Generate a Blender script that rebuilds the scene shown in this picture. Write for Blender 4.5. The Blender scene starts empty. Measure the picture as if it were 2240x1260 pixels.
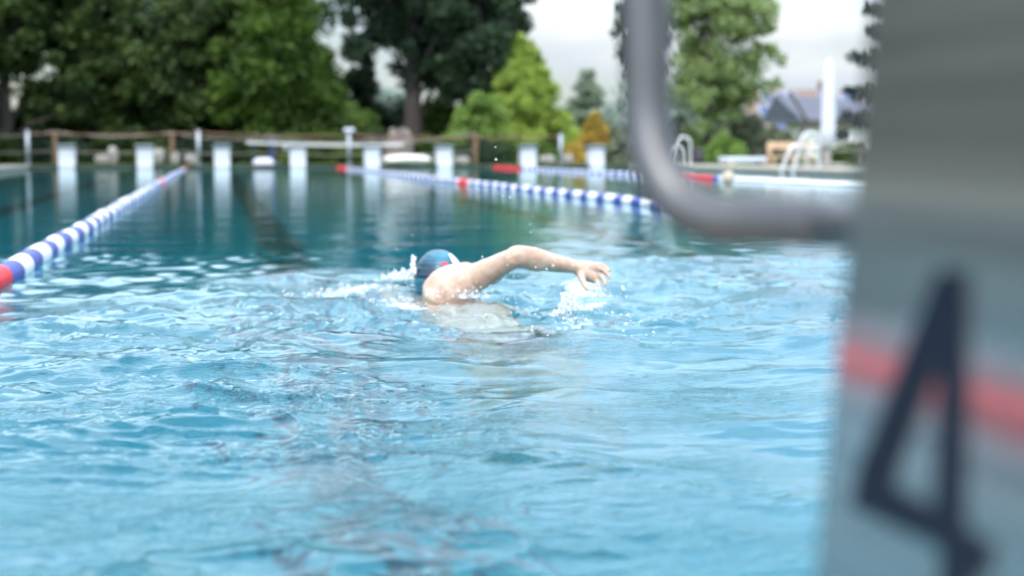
import bpy, math, random
import numpy as np
from mathutils import Vector, Matrix

# ------------------------------------------------------------------ camera
F = 3350.0            # focal length in photo pixels (2240 wide)
YAW = math.radians(11.08)
PITCH = math.radians(5.04)
CZ = 0.50
scene = bpy.context.scene
cam_d = bpy.data.cameras.new("camera")
cam = bpy.data.objects.new("camera", cam_d)
scene.collection.objects.link(cam)
cam_d.sensor_width = 36.0
cam_d.lens = F / 2240.0 * 36.0
cam_d.clip_start = 0.05
cam_d.clip_end = 3000
cam.location = (0, 0, CZ)
cam.rotation_euler = (math.pi / 2 - PITCH, 0, -YAW)
cam_d.dof.use_dof = True
cam_d.dof.focus_distance = 3.45
cam_d.dof.aperture_fstop = 2.9
scene.camera = cam

# ------------------------------------------------------------------ sky
SUN_EL, SUN_AZ = math.radians(52), math.radians(205)   # azimuth clockwise from +Y
world = bpy.data.worlds.new("World")
scene.world = world
world.use_nodes = True
wn = world.node_tree
wn.nodes.clear()
def wnode(t, **k):
    n = wn.nodes.new(t)
    for a, b in k.items(): setattr(n, a, b)
    return n
w_out = wnode('ShaderNodeOutputWorld')
w_bg = wnode('ShaderNodeBackground')
w_sky = wnode('ShaderNodeTexSky', sky_type='NISHITA', sun_disc=False)
w_sky.sun_elevation = SUN_EL
w_sky.sun_rotation = SUN_AZ
w_tc = wnode('ShaderNodeTexCoord')
w_map = wnode('ShaderNodeMapping')
w_map.inputs['Scale'].default_value = (1.0, 1.0, 3.2)
w_map.inputs['Location'].default_value = (0.3, 0.8, 0.1)
w_n = wnode('ShaderNodeTexNoise')
w_n.inputs['Scale'].default_value = 2.3
w_n.inputs['Detail'].default_value = 7
w_n.inputs['Roughness'].default_value = 0.55
w_r = wnode('ShaderNodeValToRGB')
w_r.color_ramp.elements[0].position = 0.40
w_r.color_ramp.elements[1].position = 0.58
w_n2 = wnode('ShaderNodeTexNoise')
w_n2.inputs['Scale'].default_value = 6.0
w_n2.inputs['Detail'].default_value = 5
w_cr = wnode('ShaderNodeValToRGB')
w_cr.color_ramp.elements[0].position = 0.3
w_cr.color_ramp.elements[0].color = (4.5, 5.3, 6.5, 1)
w_cr.color_ramp.elements[1].position = 0.7
w_cr.color_ramp.elements[1].color = (8.0, 8.4, 8.5, 1)
w_mix = wnode('ShaderNodeMixRGB')
L = wn.links.new
L(w_tc.outputs['Generated'], w_map.inputs['Vector'])
L(w_map.outputs[0], w_n.inputs['Vector'])
L(w_map.outputs[0], w_n2.inputs['Vector'])
L(w_n.outputs['Fac'], w_r.inputs['Fac'])
L(w_n2.outputs['Fac'], w_cr.inputs['Fac'])
L(w_r.outputs['Color'], w_mix.inputs['Fac'])
L(w_sky.outputs['Color'], w_mix.inputs['Color1'])
L(w_cr.outputs['Color'], w_mix.inputs['Color2'])
w_sp = wnode('ShaderNodeSeparateXYZ'); L(w_tc.outputs['Generated'], w_sp.inputs[0])
w_mr = wnode('ShaderNodeMapRange'); w_mr.inputs['From Min'].default_value = .07; w_mr.inputs['From Max'].default_value = .28
w_mr.inputs['To Min'].default_value = .97; w_mr.inputs['To Max'].default_value = 3.7
L(w_sp.outputs['Z'], w_mr.inputs['Value'])
w_mu = wnode('ShaderNodeVectorMath', operation='SCALE'); L(w_mix.outputs[0], w_mu.inputs[0]); L(w_mr.outputs[0], w_mu.inputs['Scale'])
L(w_mu.outputs[0], w_bg.inputs['Color'])
w_bg.inputs['Strength'].default_value = 0.10
L(w_bg.outputs[0], w_out.inputs['Surface'])

sun_d = bpy.data.lights.new("sun", 'SUN')
sun = bpy.data.objects.new("sun", sun_d)
scene.collection.objects.link(sun)
sun_d.energy = 2.0
sun_d.angle = math.radians(0.6)
sun_d.color = (1.0, 0.95, 0.87)
sd = Vector((math.sin(SUN_AZ) * math.cos(SUN_EL), math.cos(SUN_AZ) * math.cos(SUN_EL), math.sin(SUN_EL)))
sun.rotation_euler = sd.to_track_quat('Z', 'Y').to_euler()
sun.location = (0, 0, 60)

scene.view_settings.view_transform = 'Standard'
scene.view_settings.look = 'None'
scene.view_settings.exposure = 0.33
scene.view_settings.gamma = 1.0
scene.render.engine = 'CYCLES'
cy = scene.cycles
cy.use_denoising = True
cy.max_bounces = 8
cy.transmission_bounces = 6
cy.glossy_bounces = 4
cy.diffuse_bounces = 3
cy.transparent_max_bounces = 8
cy.sample_clamp_indirect = 6

# ------------------------------------------------------------------ helpers
RX = cam.rotation_euler.to_matrix()
def ray(px, py):
    v = Vector(((px - 1120) / F, -(py - 630) / F, -1.0))
    return RX @ v                       # scaled so that forward depth is 1
def W(px, py, zc):                      # world point at forward depth zc
    return Vector((0, 0, CZ)) + ray(px, py) * zc
def WY(px, py, Y):
    r = ray(px, py)
    return Vector((0, 0, CZ)) + r * (Y / r.y)
def WX(px, py, X):
    r = ray(px, py)
    return Vector((0, 0, CZ)) + r * (X / r.x)
def XY(px, Y):                          # lateral position at distance Y
    return Y * math.tan(YAW + math.atan((px - 1120) / F))
def Zat(py, X, Y):                      # height seen at photo row py
    zc = (Y * math.cos(YAW) + X * math.sin(YAW))
    return CZ + math.tan(math.atan((630 - py) / F) - PITCH) * zc

col = scene.collection
def link(o):
    col.objects.link(o); return o
def mesh_obj(name, verts, faces, mat, parent=None, smooth=False):
    me = bpy.data.meshes.new(name)
    me.from_pydata([tuple(v) for v in verts], [], faces)
    me.update()
    if smooth:
        me.polygons.foreach_set('use_smooth', [True] * len(me.polygons))
    if mat: me.materials.append(mat)
    o = link(bpy.data.objects.new(name, me))
    if parent: o.parent = parent
    return o
def np_mesh(name, V, Q, mat, parent=None, smooth=False, k=4):
    me = bpy.data.meshes.new(name)
    V = np.ascontiguousarray(V, dtype=np.float32); Q = np.ascontiguousarray(Q, dtype=np.int32)
    me.vertices.add(len(V)); me.vertices.foreach_set('co', V.ravel())
    me.loops.add(Q.size); me.loops.foreach_set('vertex_index', Q.ravel())
    me.polygons.add(len(Q))
    me.polygons.foreach_set('loop_start', np.arange(0, Q.size, k, dtype=np.int32))
    me.polygons.foreach_set('loop_total', np.full(len(Q), k, dtype=np.int32))
    if smooth: me.polygons.foreach_set('use_smooth', np.ones(len(Q), dtype=bool))
    me.update(calc_edges=True); me.validate()
    if mat: me.materials.append(mat)
    o = link(bpy.data.objects.new(name, me))
    if parent: o.parent = parent
    return o
def empty(name, loc=(0, 0, 0), rz=0):
    o = link(bpy.data.objects.new(name, None))
    o.location = loc; o.rotation_euler = (0, 0, rz); o.empty_display_size = .2
    return o
def tag(o, label=None, cat=None, group=None, kind=None):
    if label: o['label'] = label
    if cat: o['category'] = cat
    if group: o['group'] = group
    if kind: o['kind'] = kind
    return o
def copy_tree(o, parent=None, name=None):
    c = o.copy(); link(c); c.parent = parent
    for ch in list(o.children): copy_tree(ch, c)
    return c

class MB:
    """collects simple solids in one mesh"""
    def __init__(s): s.v = []; s.f = []
    def add(s, vs, fs):
        n = len(s.v); s.v += [Vector(v) for v in vs]; s.f += [tuple(i + n for i in f) for f in fs]
    def box(s, c, size, rz=0, bev=0.0, M=None):
        x, y, z = [k / 2 for k in size]
        b = min(bev, x * .9, y * .9, z * .9)
        pts = []; fs = []
        if b <= 0:
            pts = [Vector((a * x, d * y, e * z)) for a in (-1, 1) for d in (-1, 1) for e in (-1, 1)]
            fs = [(0, 1, 3, 2), (4, 6, 7, 5), (0, 4, 5, 1), (2, 3, 7, 6), (0, 2, 6, 4), (1, 5, 7, 3)]
        else:
            # octagon-like profile in xy, chamfered in z
            ring = [(x, y - b), (x - b, y), (-x + b, y), (-x, y - b), (-x, -y + b), (-x + b, -y), (x - b, -y), (x, -y + b)]
            inn = [(a * (1 - b / x), d * (1 - b / y)) for a, d in ring]
            for zz, rg in ((-z, inn), (-z + b, ring), (z - b, ring), (z, inn)):
                pts += [Vector((a, d, zz)) for a, d in rg]
            for k in range(3):
                for i in range(8):
                    j = (i + 1) % 8
                    fs.append((k * 8 + i, k * 8 + j, (k + 1) * 8 + j, (k + 1) * 8 + i))
            fs.append(tuple(range(7, -1, -1))); fs.append(tuple(range(24, 32)))
        R = Matrix.Rotation(rz, 3, 'Z')
        s.add([(R @ p if M is None else M @ p) + Vector(c) for p in pts], fs); return s
    def tube(s, pts, rad, n=10, closed_ends=True):
        pts = [Vector(p) for p in pts]
        if not hasattr(rad, '__len__'): rad = [rad] * len(pts)
        base = len(s.v); up = None
        for i, p in enumerate(pts):
            t = (pts[min(i + 1, len(pts) - 1)] - pts[max(i - 1, 0)]).normalized()
            if up is None:
                up = Vector((0, 0, 1)) if abs(t.z) < .9 else Vector((1, 0, 0))
            a = t.cross(up)
            if a.length < 1e-4: a = t.cross(Vector((0, 1, 0)))
            a.normalize(); b = a.cross(t).normalized(); up = b
            for k in range(n):
                q = 2 * math.pi * k / n
                s.v.append(p + (a * math.cos(q) + b * math.sin(q)) * rad[i])
        for i in range(len(pts) - 1):
            for k in range(n):
                j = (k + 1) % n
                s.f.append((base + i * n + k, base + i * n + j, base + (i + 1) * n + j, base + (i + 1) * n + k))
        if closed_ends:
            s.f.append(tuple(base + k for k in range(n - 1, -1, -1)))
            e = base + (len(pts) - 1) * n
            s.f.append(tuple(e + k for k in range(n)))
        return s
    def lathe(s, prof, c=(0, 0, 0), n=20, axis='Z', sx=1, sy=1):
        base = len(s.v)
        for r, h in prof:
            for k in range(n):
                q = 2 * math.pi * k / n
                p = Vector((r * math.cos(q) * sx, r * math.sin(q) * sy, h))
                if axis == 'Y': p = Vector((p.x, h, p.y))
                s.v.append(p + Vector(c))
        for i in range(len(prof) - 1):
            for k in range(n):
                j = (k + 1) % n
                s.f.append((base + i * n + k, base + i * n + j, base + (i + 1) * n + j, base + (i + 1) * n + k))
        s.f.append(tuple(base + k for k in range(n - 1, -1, -1)))
        e = base + (len(prof) - 1) * n
        s.f.append(tuple(e + k for k in range(n)))
        return s
    def prism(s, poly, x0, x1):          # polygon in (y,z), extruded along x
        n = len(poly)
        s.add([(x0, y, z) for y, z in poly] + [(x1, y, z) for y, z in poly],
              [tuple(range(n)), tuple(range(2 * n - 1, n - 1, -1))] + [(i, i + n, (i + 1) % n + n, (i + 1) % n) for i in range(n)])
        return s
    def build(s, name, mat, parent=None, smooth=False):
        return mesh_obj(name, s.v, s.f, mat, parent, smooth)

def catmull(P, R, n=8):
    P = [Vector(p) for p in P]; out = []; rr = []
    for i in range(len(P) - 1):
        p0 = P[max(i - 1, 0)]; p1 = P[i]; p2 = P[i + 1]; p3 = P[min(i + 2, len(P) - 1)]
        for k in range(n):
            t = k / n
            out.append(.5 * ((2 * p1) + (-p0 + p2) * t + (2 * p0 - 5 * p1 + 4 * p2 - p3) * t * t + (-p0 + 3 * p1 - 3 * p2 + p3) * t ** 3))
            rr.append(R[i] * (1 - t) + R[i + 1] * t)
    out.append(P[-1]); rr.append(R[-1])
    return out, rr

# ------------------------------------------------------------------ materials
def new_mat(name):
    m = bpy.data.materials.new(name); m.use_nodes = True
    m.node_tree.nodes.clear()
    return m, m.node_tree
def N(nt, t, **k):
    n = nt.nodes.new(t)
    for a, b in k.items():
        if a.startswith('i_'): n.inputs[a[2:].replace('_', ' ')].default_value = b
        else: setattr(n, a, b)
    return n
def ramp(nt, fac, stops):
    r = N(nt, 'ShaderNodeValToRGB')
    el = r.color_ramp.elements
    while len(el) < len(stops): el.new(0.5)
    for e, (p, c) in zip(el, stops):
        e.position = p; e.color = tuple(c) + ((1,) if len(c) == 3 else ())
    nt.links.new(fac, r.inputs['Fac'])
    return r.outputs['Color']
def simple(name, c, rough=.5, metal=0.0, var=.12, scale=6.0, bump=0.0, bscale=40, spec=.5, coat=0):
    m, nt = new_mat(name); l = nt.links.new
    out = N(nt, 'ShaderNodeOutputMaterial'); b = N(nt, 'ShaderNodeBsdfPrincipled')
    b.inputs['Roughness'].default_value = rough; b.inputs['Metallic'].default_value = metal
    b.inputs['Specular IOR Level'].default_value = spec
    tc = N(nt, 'ShaderNodeTexCoord')
    nz = N(nt, 'ShaderNodeTexNoise'); nz.inputs['Scale'].default_value = scale; nz.inputs['Detail'].default_value = 6
    l(tc.outputs['Object'], nz.inputs['Vector'])
    c0 = [max(0, k * (1 - var)) for k in c]; c1 = [min(1, k * (1 + var)) for k in c]
    l(ramp(nt, nz.outputs['Fac'], [(.3, c0), (.7, c1)]), b.inputs['Base Color'])
    if bump:
        n2 = N(nt, 'ShaderNodeTexNoise'); n2.inputs['Scale'].default_value = bscale; n2.inputs['Detail'].default_value = 4
        l(tc.outputs['Object'], n2.inputs['Vector'])
        bp = N(nt, 'ShaderNodeBump'); bp.inputs['Strength'].default_value = 1; bp.inputs['Distance'].default_value = bump
        l(n2.outputs['Fac'], bp.inputs['Height']); l(bp.outputs[0], b.inputs['Normal'])
    l(b.outputs[0], out.inputs['Surface'])
    return m
def leaf_mat(name, dark, light, trans=.35, scale=.9):
    m, nt = new_mat(name); l = nt.links.new
    out = N(nt, 'ShaderNodeOutputMaterial')
    tc = N(nt, 'ShaderNodeTexCoord')
    n1 = N(nt, 'ShaderNodeTexNoise'); n1.inputs['Scale'].default_value = scale; n1.inputs['Detail'].default_value = 5
    l(tc.outputs['Object'], n1.inputs['Vector'])
    n2 = N(nt, 'ShaderNodeTexNoise'); n2.inputs['Scale'].default_value = 9; n2.inputs['Detail'].default_value = 2
    l(tc.outputs['Object'], n2.inputs['Vector'])
    ad = N(nt, 'ShaderNodeMath', operation='MULTIPLY_ADD'); ad.inputs[1].default_value = .5
    l(n2.outputs['Fac'], ad.inputs[0])
    h = N(nt, 'ShaderNodeMath', operation='MULTIPLY'); h.inputs[1].default_value = .5
    l(n1.outputs['Fac'], h.inputs[0]); l(h.outputs[0], ad.inputs[2])
    c = ramp(nt, ad.outputs[0], [(.38, dark), (.62, light)])
    d = N(nt, 'ShaderNodeBsdfPrincipled'); d.inputs['Roughness'].default_value = .55; d.inputs['Specular IOR Level'].default_value = .3
    t = N(nt, 'ShaderNodeBsdfTranslucent')
    mx = N(nt, 'ShaderNodeMixShader'); mx.inputs[0].default_value = trans
    l(c, d.inputs['Base Color']); l(c, t.inputs['Color'])
    l(d.outputs[0], mx.inputs[1]); l(t.outputs[0], mx.inputs[2]); l(mx.outputs[0], out.inputs['Surface'])
    return m

M = {}
M['white'] = simple('white_paint', (.70, .72, .74), .35, var=.05, bump=.0005)
M['grey_top'] = simple('grey_rubber', (.11, .15, .17), .6, var=.15)
M['steel'] = simple('steel_tube', (.72, .73, .72), .38, .6, var=.06)
M['dull_steel'] = simple('galvanised_steel', (.42, .45, .48), .5, .6, var=.12)
M['handle'] = simple('brushed_handle', (.13, .133, .137), .42, 0.75, var=.08, spec=.3, bump=.0002, bscale=300)
M['wood'] = simple('weathered_wood', (.40, .27, .16), .7, var=.25, bump=.002)
M['post_wood'] = simple('stained_wood_post', (.15, .10, .055), .75, var=.3, bump=.002)
M['pale_wood'] = simple('pale_timber', (.58, .41, .27), .65, var=.15, bump=.002)
M['grey_wood'] = simple('grey_timber', (.33, .30, .27), .75, var=.2, bump=.002)
M['rope_brown'] = simple('brown_rope', (.20, .11, .075), .85, var=.3)
M['rope_pale'] = simple('pale_rope', (.34, .30, .26), .85, var=.2)
M['blue_steel'] = simple('navy_painted_steel', (.02, .05, .13), .4, var=.15)
M['board'] = simple('springboard_surface', (.55, .54, .53), .5, var=.08)
M['rock'] = simple('pale_rock', (.30, .285, .26), .85, var=.35, scale=4, bump=.02, bscale=9)
M['white_rock'] = simple('white_stone', (.82, .81, .78), .8, var=.12, scale=5, bump=.02, bscale=9)
M['stump'] = simple('stump_bark', (.20, .165, .15), .9, var=.4, scale=7, bump=.03, bscale=14)
M['bark'] = simple('dark_bark', (.055, .045, .04), .9, var=.3, scale=8, bump=.02, bscale=20)
M['bark_grey'] = simple('grey_bark', (.11, .095, .08), .9, var=.3, scale=8, bump=.02, bscale=20)
M['bin'] = simple('dark_bin_plastic', (.035, .032, .04), .5, var=.2)
M['canvas'] = simple('white_canvas', (.60, .61, .66), .8, var=.04)
M['float_white'] = simple('white_float_plastic', (.86, .86, .88), .3, var=.04)
M['float_blue'] = simple('blue_float_plastic', (.055, .08, .33), .35, var=.12)
M['float_red'] = simple('red_float_plastic', (.75, .02, .03), .35, var=.1)
M['cable'] = simple('steel_cable', (.3, .3, .32), .4, .8)
M['navy_print'] = simple('navy_print', (.006, .012, .024), .5, var=.1, spec=.15)
M['render_wall'] = simple('white_render', (.74, .74, .70), .85, var=.05)
M['annex_wall'] = simple('grey_render', (.45, .45, .42), .85, var=.08)
M['slate'] = simple('grey_blue_sheet_roof', (.11, .12, .15), .8, var=.1)
M['fascia'] = simple('dark_timber_fascia', (.07, .06, .055), .7, var=.2)
M['shutter'] = simple('white_shutter', (.82, .83, .82), .6, var=.04)
M['win_glass'] = simple('dark_window_glass', (.02, .035, .035), .08, var=.1)
M['solar'] = simple('solar_glass', (.05, .08, .18), .35, 0.1, var=.25, scale=1.2)
M['solar_frame'] = simple('solar_frame', (.6, .62, .65), .4, .5)
M['slab'] = simple('pale_blue_plastic', (.60, .65, .74), .5, var=.05)

def tile_roof():
    m, nt = new_mat('clay_roof_tiles'); l = nt.links.new
    out = N(nt, 'ShaderNodeOutputMaterial'); b = N(nt, 'ShaderNodeBsdfPrincipled'); b.inputs['Roughness'].default_value = .85
    tc = N(nt, 'ShaderNodeTexCoord'); br = N(nt, 'ShaderNodeTexBrick')
    br.inputs['Scale'].default_value = 3; br.inputs['Color1'].default_value = (.27, .185, .15, 1); br.inputs['Color2'].default_value = (.22, .155, .13, 1)
    br.inputs['Mortar'].default_value = (.12, .08, .07, 1)
    l(tc.outputs['Object'], br.inputs['Vector']); l(br.outputs['Color'], b.inputs['Base Color']); l(b.outputs[0], out.inputs['Surface'])
    return m
M['tiles'] = tile_roof()

M['leaf_dark'] = leaf_mat('dark_broadleaf', (.020, .045, .018), (.10, .155, .035))
M['leaf_mid'] = leaf_mat('mid_broadleaf', (.030, .062, .014), (.13, .22, .03))
M['leaf_deep'] = leaf_mat('deep_green_leaf', (.022, .044, .028), (.055, .10, .045))
M['leaf_lime'] = leaf_mat('lime_leaf', (.23, .32, .06), (.50, .64, .14), trans=.45)
M['leaf_soft'] = leaf_mat('soft_green_leaf', (.13, .22, .05), (.33, .48, .11))
M['leaf_birch'] = leaf_mat('birch_leaf', (.16, .23, .09), (.38, .48, .19), trans=.45)
M['leaf_spruce'] = leaf_mat('grey_spruce_needles', (.20, .26, .18), (.42, .50, .36), trans=.4)
M['leaf_gold'] = leaf_mat('golden_leaf', (.40, .29, .06), (.74, .55, .13), trans=.45)
M['leaf_pine'] = leaf_mat('dark_conifer_needles', (.022, .04, .036), (.06, .09, .07), trans=.15)
M['leaf_dusty'] = leaf_mat('dusty_shrub_leaf', (.15, .18, .11), (.33, .36, .24))
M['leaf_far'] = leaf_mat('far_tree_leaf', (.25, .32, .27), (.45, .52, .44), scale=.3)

# ------------------------------------------------------------------ setting
PX0, PX1, PY0, PY1 = -5.7, 14.0, 1.02, 50.5     # pool rectangle
DZ = 0.12                                      # deck top above the water
def grass_mat():
    m, nt = new_mat('lawn'); l = nt.links.new
    out = N(nt, 'ShaderNodeOutputMaterial'); b = N(nt, 'ShaderNodeBsdfPrincipled'); b.inputs['Roughness'].default_value = .9
    tc = N(nt, 'ShaderNodeTexCoord'); n1 = N(nt, 'ShaderNodeTexNoise'); n1.inputs['Scale'].default_value = .6; n1.inputs['Detail'].default_value = 8
    l(tc.outputs['Object'], n1.inputs['Vector'])
    l(ramp(nt, n1.outputs['Fac'], [(.3, (.035, .07, .015)), (.7, (.09, .13, .03))]), b.inputs['Base Color'])
    l(b.outputs[0], out.inputs['Surface']); return m
def ring_sheet(name, x0, x1, y0, y1, X0, X1, Y0, Y1, z, mat):
    v = [(X0, Y0, z), (X1, Y0, z), (X1, Y1, z), (X0, Y1, z), (x0, y0, z), (x1, y0, z), (x1, y1, z), (x0, y1, z)]
    f = [(0, 1, 5, 4), (1, 2, 6, 5), (2, 3, 7, 6), (3, 0, 4, 7)]
    return tag(mesh_obj(name, v, f, mat), kind='structure')
ring_sheet('ground', PX0 - .3, PX1 + .3, PY0 - .3, PY1 + .3, -600, 700, -300, 900, DZ - .012, grass_mat())
M['paving'] = simple('concrete_paving', (.36, .33, .27), .8, var=.15, scale=2, bump=.002)
pv = MB()
ow = .06   # coping overhang
# solid deck border, four butted slabs
def slab(x0, x1, y0, y1): pv.box(((x0 + x1) / 2, (y0 + y1) / 2, DZ - .05), (x1 - x0, y1 - y0, .10), bev=.012)
slab(PX0 - 2.4, PX1 + 2.2, PY0 - 3.0, PY0 + ow)
slab(PX0 - .5, PX0 + ow, PY0 + ow, PY1 - ow)
slab(PX1 - ow, PX1 + 2.2, PY0 + ow, PY1 - ow)
tag(pv.build('deck', M['paving']), kind='structure')
M['kerb'] = simple('mossy_dark_kerb', (.045, .055, .03), .9, var=.4, scale=3, bump=.004)
tag(MB().box(((PX0 + PX1) / 2, PY1 + .12, DZ - .05), (PX1 - PX0 + 5, .36, .10), bev=.012).build('kerb', M['kerb']), kind='structure')

def pool_mat():
    m, nt = new_mat('pool_lining'); l = nt.links.new
    out = N(nt, 'ShaderNodeOutputMaterial'); b = N(nt, 'ShaderNodeBsdfPrincipled'); b.inputs['Roughness'].default_value = .6
    tc = N(nt, 'ShaderNodeTexCoord'); n1 = N(nt, 'ShaderNodeTexNoise'); n1.inputs['Scale'].default_value = 1.3; n1.inputs['Detail'].default_value = 3
    l(tc.outputs['Object'], n1.inputs['Vector'])
    l(ramp(nt, n1.outputs['Fac'], [(.3, (.10, .42, .40)), (.7, (.17, .50, .47))]), b.inputs['Base Color'])
    l(b.outputs[0], out.inputs['Surface']); return m
FL = -1.9
x0, x1, y0, y1 = PX0, PX1, PY0, PY1
v = [(x0, y0, FL), (x1, y0, FL), (x1, y1, FL), (x0, y1, FL), (x0, y0, DZ - .10), (x1, y0, DZ - .10), (x1, y1, DZ - .10), (x0, y1, DZ - .10)]
tag(mesh_obj('pool_basin', v, [(0, 1, 2, 3), (0, 4, 5, 1), (1, 5, 6, 2), (2, 6, 7, 3), (3, 7, 4, 0)], pool_mat()), kind='structure')
M['lane_mark'] = simple('dark_lane_marking', (.02, .13, .14), .6, var=.1)
lane_c = [-4.48 + 2.462 * k for k in range(8)]
lm = MB()
for c in lane_c:
    lm.box((c, (PY0 + PY1) / 2, FL + .004), (.26, PY1 - PY0 - 4, .006))
    lm.box((c, PY0 + 1.93, FL + .004), (1.0, .25, .006)); lm.box((c, PY1 - 1.93, FL + .004), (1.0, .25, .006))
tag(lm.build('lane_markings', M['lane_mark']), kind='structure')

# ------------------------------------------------------------------ water
rng = np.random.default_rng(11)
def vnoise(x, y, seed=0):
    """smooth value noise"""
    r = np.random.default_rng(seed); T = r.random((256, 256))
    xi = np.floor(x).astype(int); yi = np.floor(y).astype(int); fx = x - xi; fy = y - yi
    fx = fx * fx * (3 - 2 * fx); fy = fy * fy * (3 - 2 * fy)
    g = lambda a, b: T[a & 255, b & 255]
    return (g(xi, yi) * (1 - fx) + g(xi + 1, yi) * fx) * (1 - fy) + (g(xi, yi + 1) * (1 - fx) + g(xi + 1, yi + 1) * fx) * fy
def fbm(x, y, seed=0, o=4):
    s = 0; a = .5
    for k in range(o):
        s = s + a * vnoise(x * 2 ** k + 17 * k, y * 2 ** k + 31 * k, seed + k); a *= .5
    return s
def sstep(a, b, t):
    t = np.clip((t - a) / (b - a), 0, 1); return t * t * (3 - 2 * t)
SWX, SWY = .80, 5.2
def wake_mask(x, y):
    """1 in the stirred water behind and beside the swimmer, 0 in the calm pool"""
    ys = 6.45 + .35 * (x - .3) - .42 * np.clip(.5 - x, 0, None) ** 1.0 * 4.2 * .45
    ys = np.where(x > 1.1, 6.75 + .1 * (x - 1.1), ys) + (fbm(x * 1.6, y * .8, 5) - .5) * .9
    return 1 - sstep(-.25, .45, y - ys)
def water_height(x, y):
    m = wake_mask(x, y)
    far = 1 / (1 + (np.maximum(y, 1) / 14) ** 2)
    h = np.zeros_like(x)
    fl = sstep(8.8, 7.2, y) * (1 - m) * sstep(1.6, .8, x) * sstep(.42, .62, fbm(x * 1.1, y * 2.4, 55, 4))
    f2 = sstep(16, 8, y) * (1 - m) * sstep(.19, .24, x / np.maximum(y, .1))
    r = np.random.default_rng(3)
    wx = x + .12 * (fbm(x * 1.1, y * 1.1, 21) - .5); wy = y + .12 * (fbm(x * 1.1, y * 1.1, 31) - .5)
    for k in range(110):
        lam = .10 * (1.5 / .10) ** r.random(); th = r.normal(math.pi / 2, .75); ph = r.random() * 6.28
        kk = 2 * math.pi / lam
        s_w = .0125 * (lam / .5) ** -.05 ; s_c = .0034 * (lam / .5) ** -.25
        ph2 = kk * (wx * math.cos(th) + wy * math.sin(th)) + ph
        grp = .35 + 1.3 * vnoise(x / (2.2 * lam) + k * 3.1, y / (2.2 * lam) + k * 7.7, 40 + k % 7)
        sh = np.sin(ph2)
        if lam < .4: h += f2 * .010 * grp / kk * sh
        if lam < .20: h += fl * .040 * grp / kk * sh
        h += grp * (s_w * m + s_c * (1 - m)) * far / kk * (sh + .18 * np.cos(2 * ph2)) * .62
    # cusped capillary ridges in patches
    pm = m * sstep(.36, .60, fbm(x * .9 + 5, y * 1.3 + 2, 66, 3))
    for k, (sc, am, an, pw) in enumerate(((3.1, .0085, .20, 5), (5.2, .0088, -.28, 4), (8.5, .0074, .10, 3.5), (14.0, .0056, -.12, 3), (23.0, .0040, .2, 2.5), (34.0, .0024, -.2, 2.2))):
        ca, sa = math.cos(an), math.sin(an)
        u_ = (wx * ca + wy * sa) * sc * .55 + .8 * fbm(x * 2.1, y * 2.1, 71 + k, 2); v_ = (-wx * sa + wy * ca) * sc
        rdg = 1 - np.abs(2 * vnoise(u_, v_, 80 + k) - 1)
        h += (pm * .95 + m * (.30 if k < 2 else .28)) * am * rdg ** pw * (.4 + 1.1 * vnoise(x * 1.7 + k, y * 2.3 + 3 * k, 99 + k))
    # stirred hump and trough around the swimmer
    def g(cx, cy, sx, sy, a): return a * np.exp(-((x - cx) / sx) ** 2 - ((y - cy) / sy) ** 2)
    h += g(.55, 5.45, .16, .18, .030) + g(.42, 5.1, .2, .2, .018) + g(1.30, 5.35, .13, .10, .022)
    h += g(1.02, 4.95, .14, .16, -.022) + g(.86, 4.55, .22, .30, .012) + g(1.25, 4.35, .2, .15, .02)
    d = np.hypot(x - SWX, (y - 4.9) * .8)
    lump = (fbm(x * 9, y * 7, 77, 4) - .47) * .060 * np.exp(-(d / .75) ** 2)
    lump += (fbm(x * 4, y * 4.5, 87, 3) - .45) * .05 * np.exp(-(d / 1.3) ** 2)
    d2 = np.hypot(x - 1.25, y - 4.25)
    lump += .010 * np.sin(d2 * 2 * math.pi / .085) * np.exp(-(d2 / .28) ** 2) * vnoise(x * 8, y * 8, 9)
    d3 = np.hypot(x - .9, y - 5.0)
    lump += .004 * np.sin(d3 * 2 * math.pi / .21) * np.exp(-(d3 / 2.2) ** 2)
    return h + lump
NR, NC = 950, 640
inv = np.linspace(1 / PY0, 1 / PY1, NR)
ys = 1 / inv; ys[0] = PY0; ys[-1] = PY1
a0, a1 = math.tan(math.radians(-9)), math.tan(math.radians(31))
rows = []
for yv in ys:
    lo = max(PX0, yv * a0 - .5); hi = min(PX1, yv * a1 + .5)
    mid = np.linspace(lo, hi, NC)
    left = np.linspace(PX0, lo, 41)[:-1] if lo > PX0 + 1e-6 else np.full(40, PX0) + np.linspace(0, 1e-5, 41)[:-1]
    right = np.linspace(hi, PX1, 41)[1:] if hi < PX1 - 1e-6 else PX1 + np.linspace(0, 1e-5, 41)[1:]
    rows.append(np.concatenate([left, mid, right]))
WXg = np.array(rows); WYg = np.repeat(ys[:, None], WXg.shape[1], 1)
WZg = water_height(WXg, WYg)
nr, nc = WXg.shape
idx = np.arange(nr * nc).reshape(nr, nc)
Q = np.stack([idx[:-1, :-1], idx[:-1, 1:], idx[1:, 1:], idx[1:, :-1]], -1).reshape(-1, 4)
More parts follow.
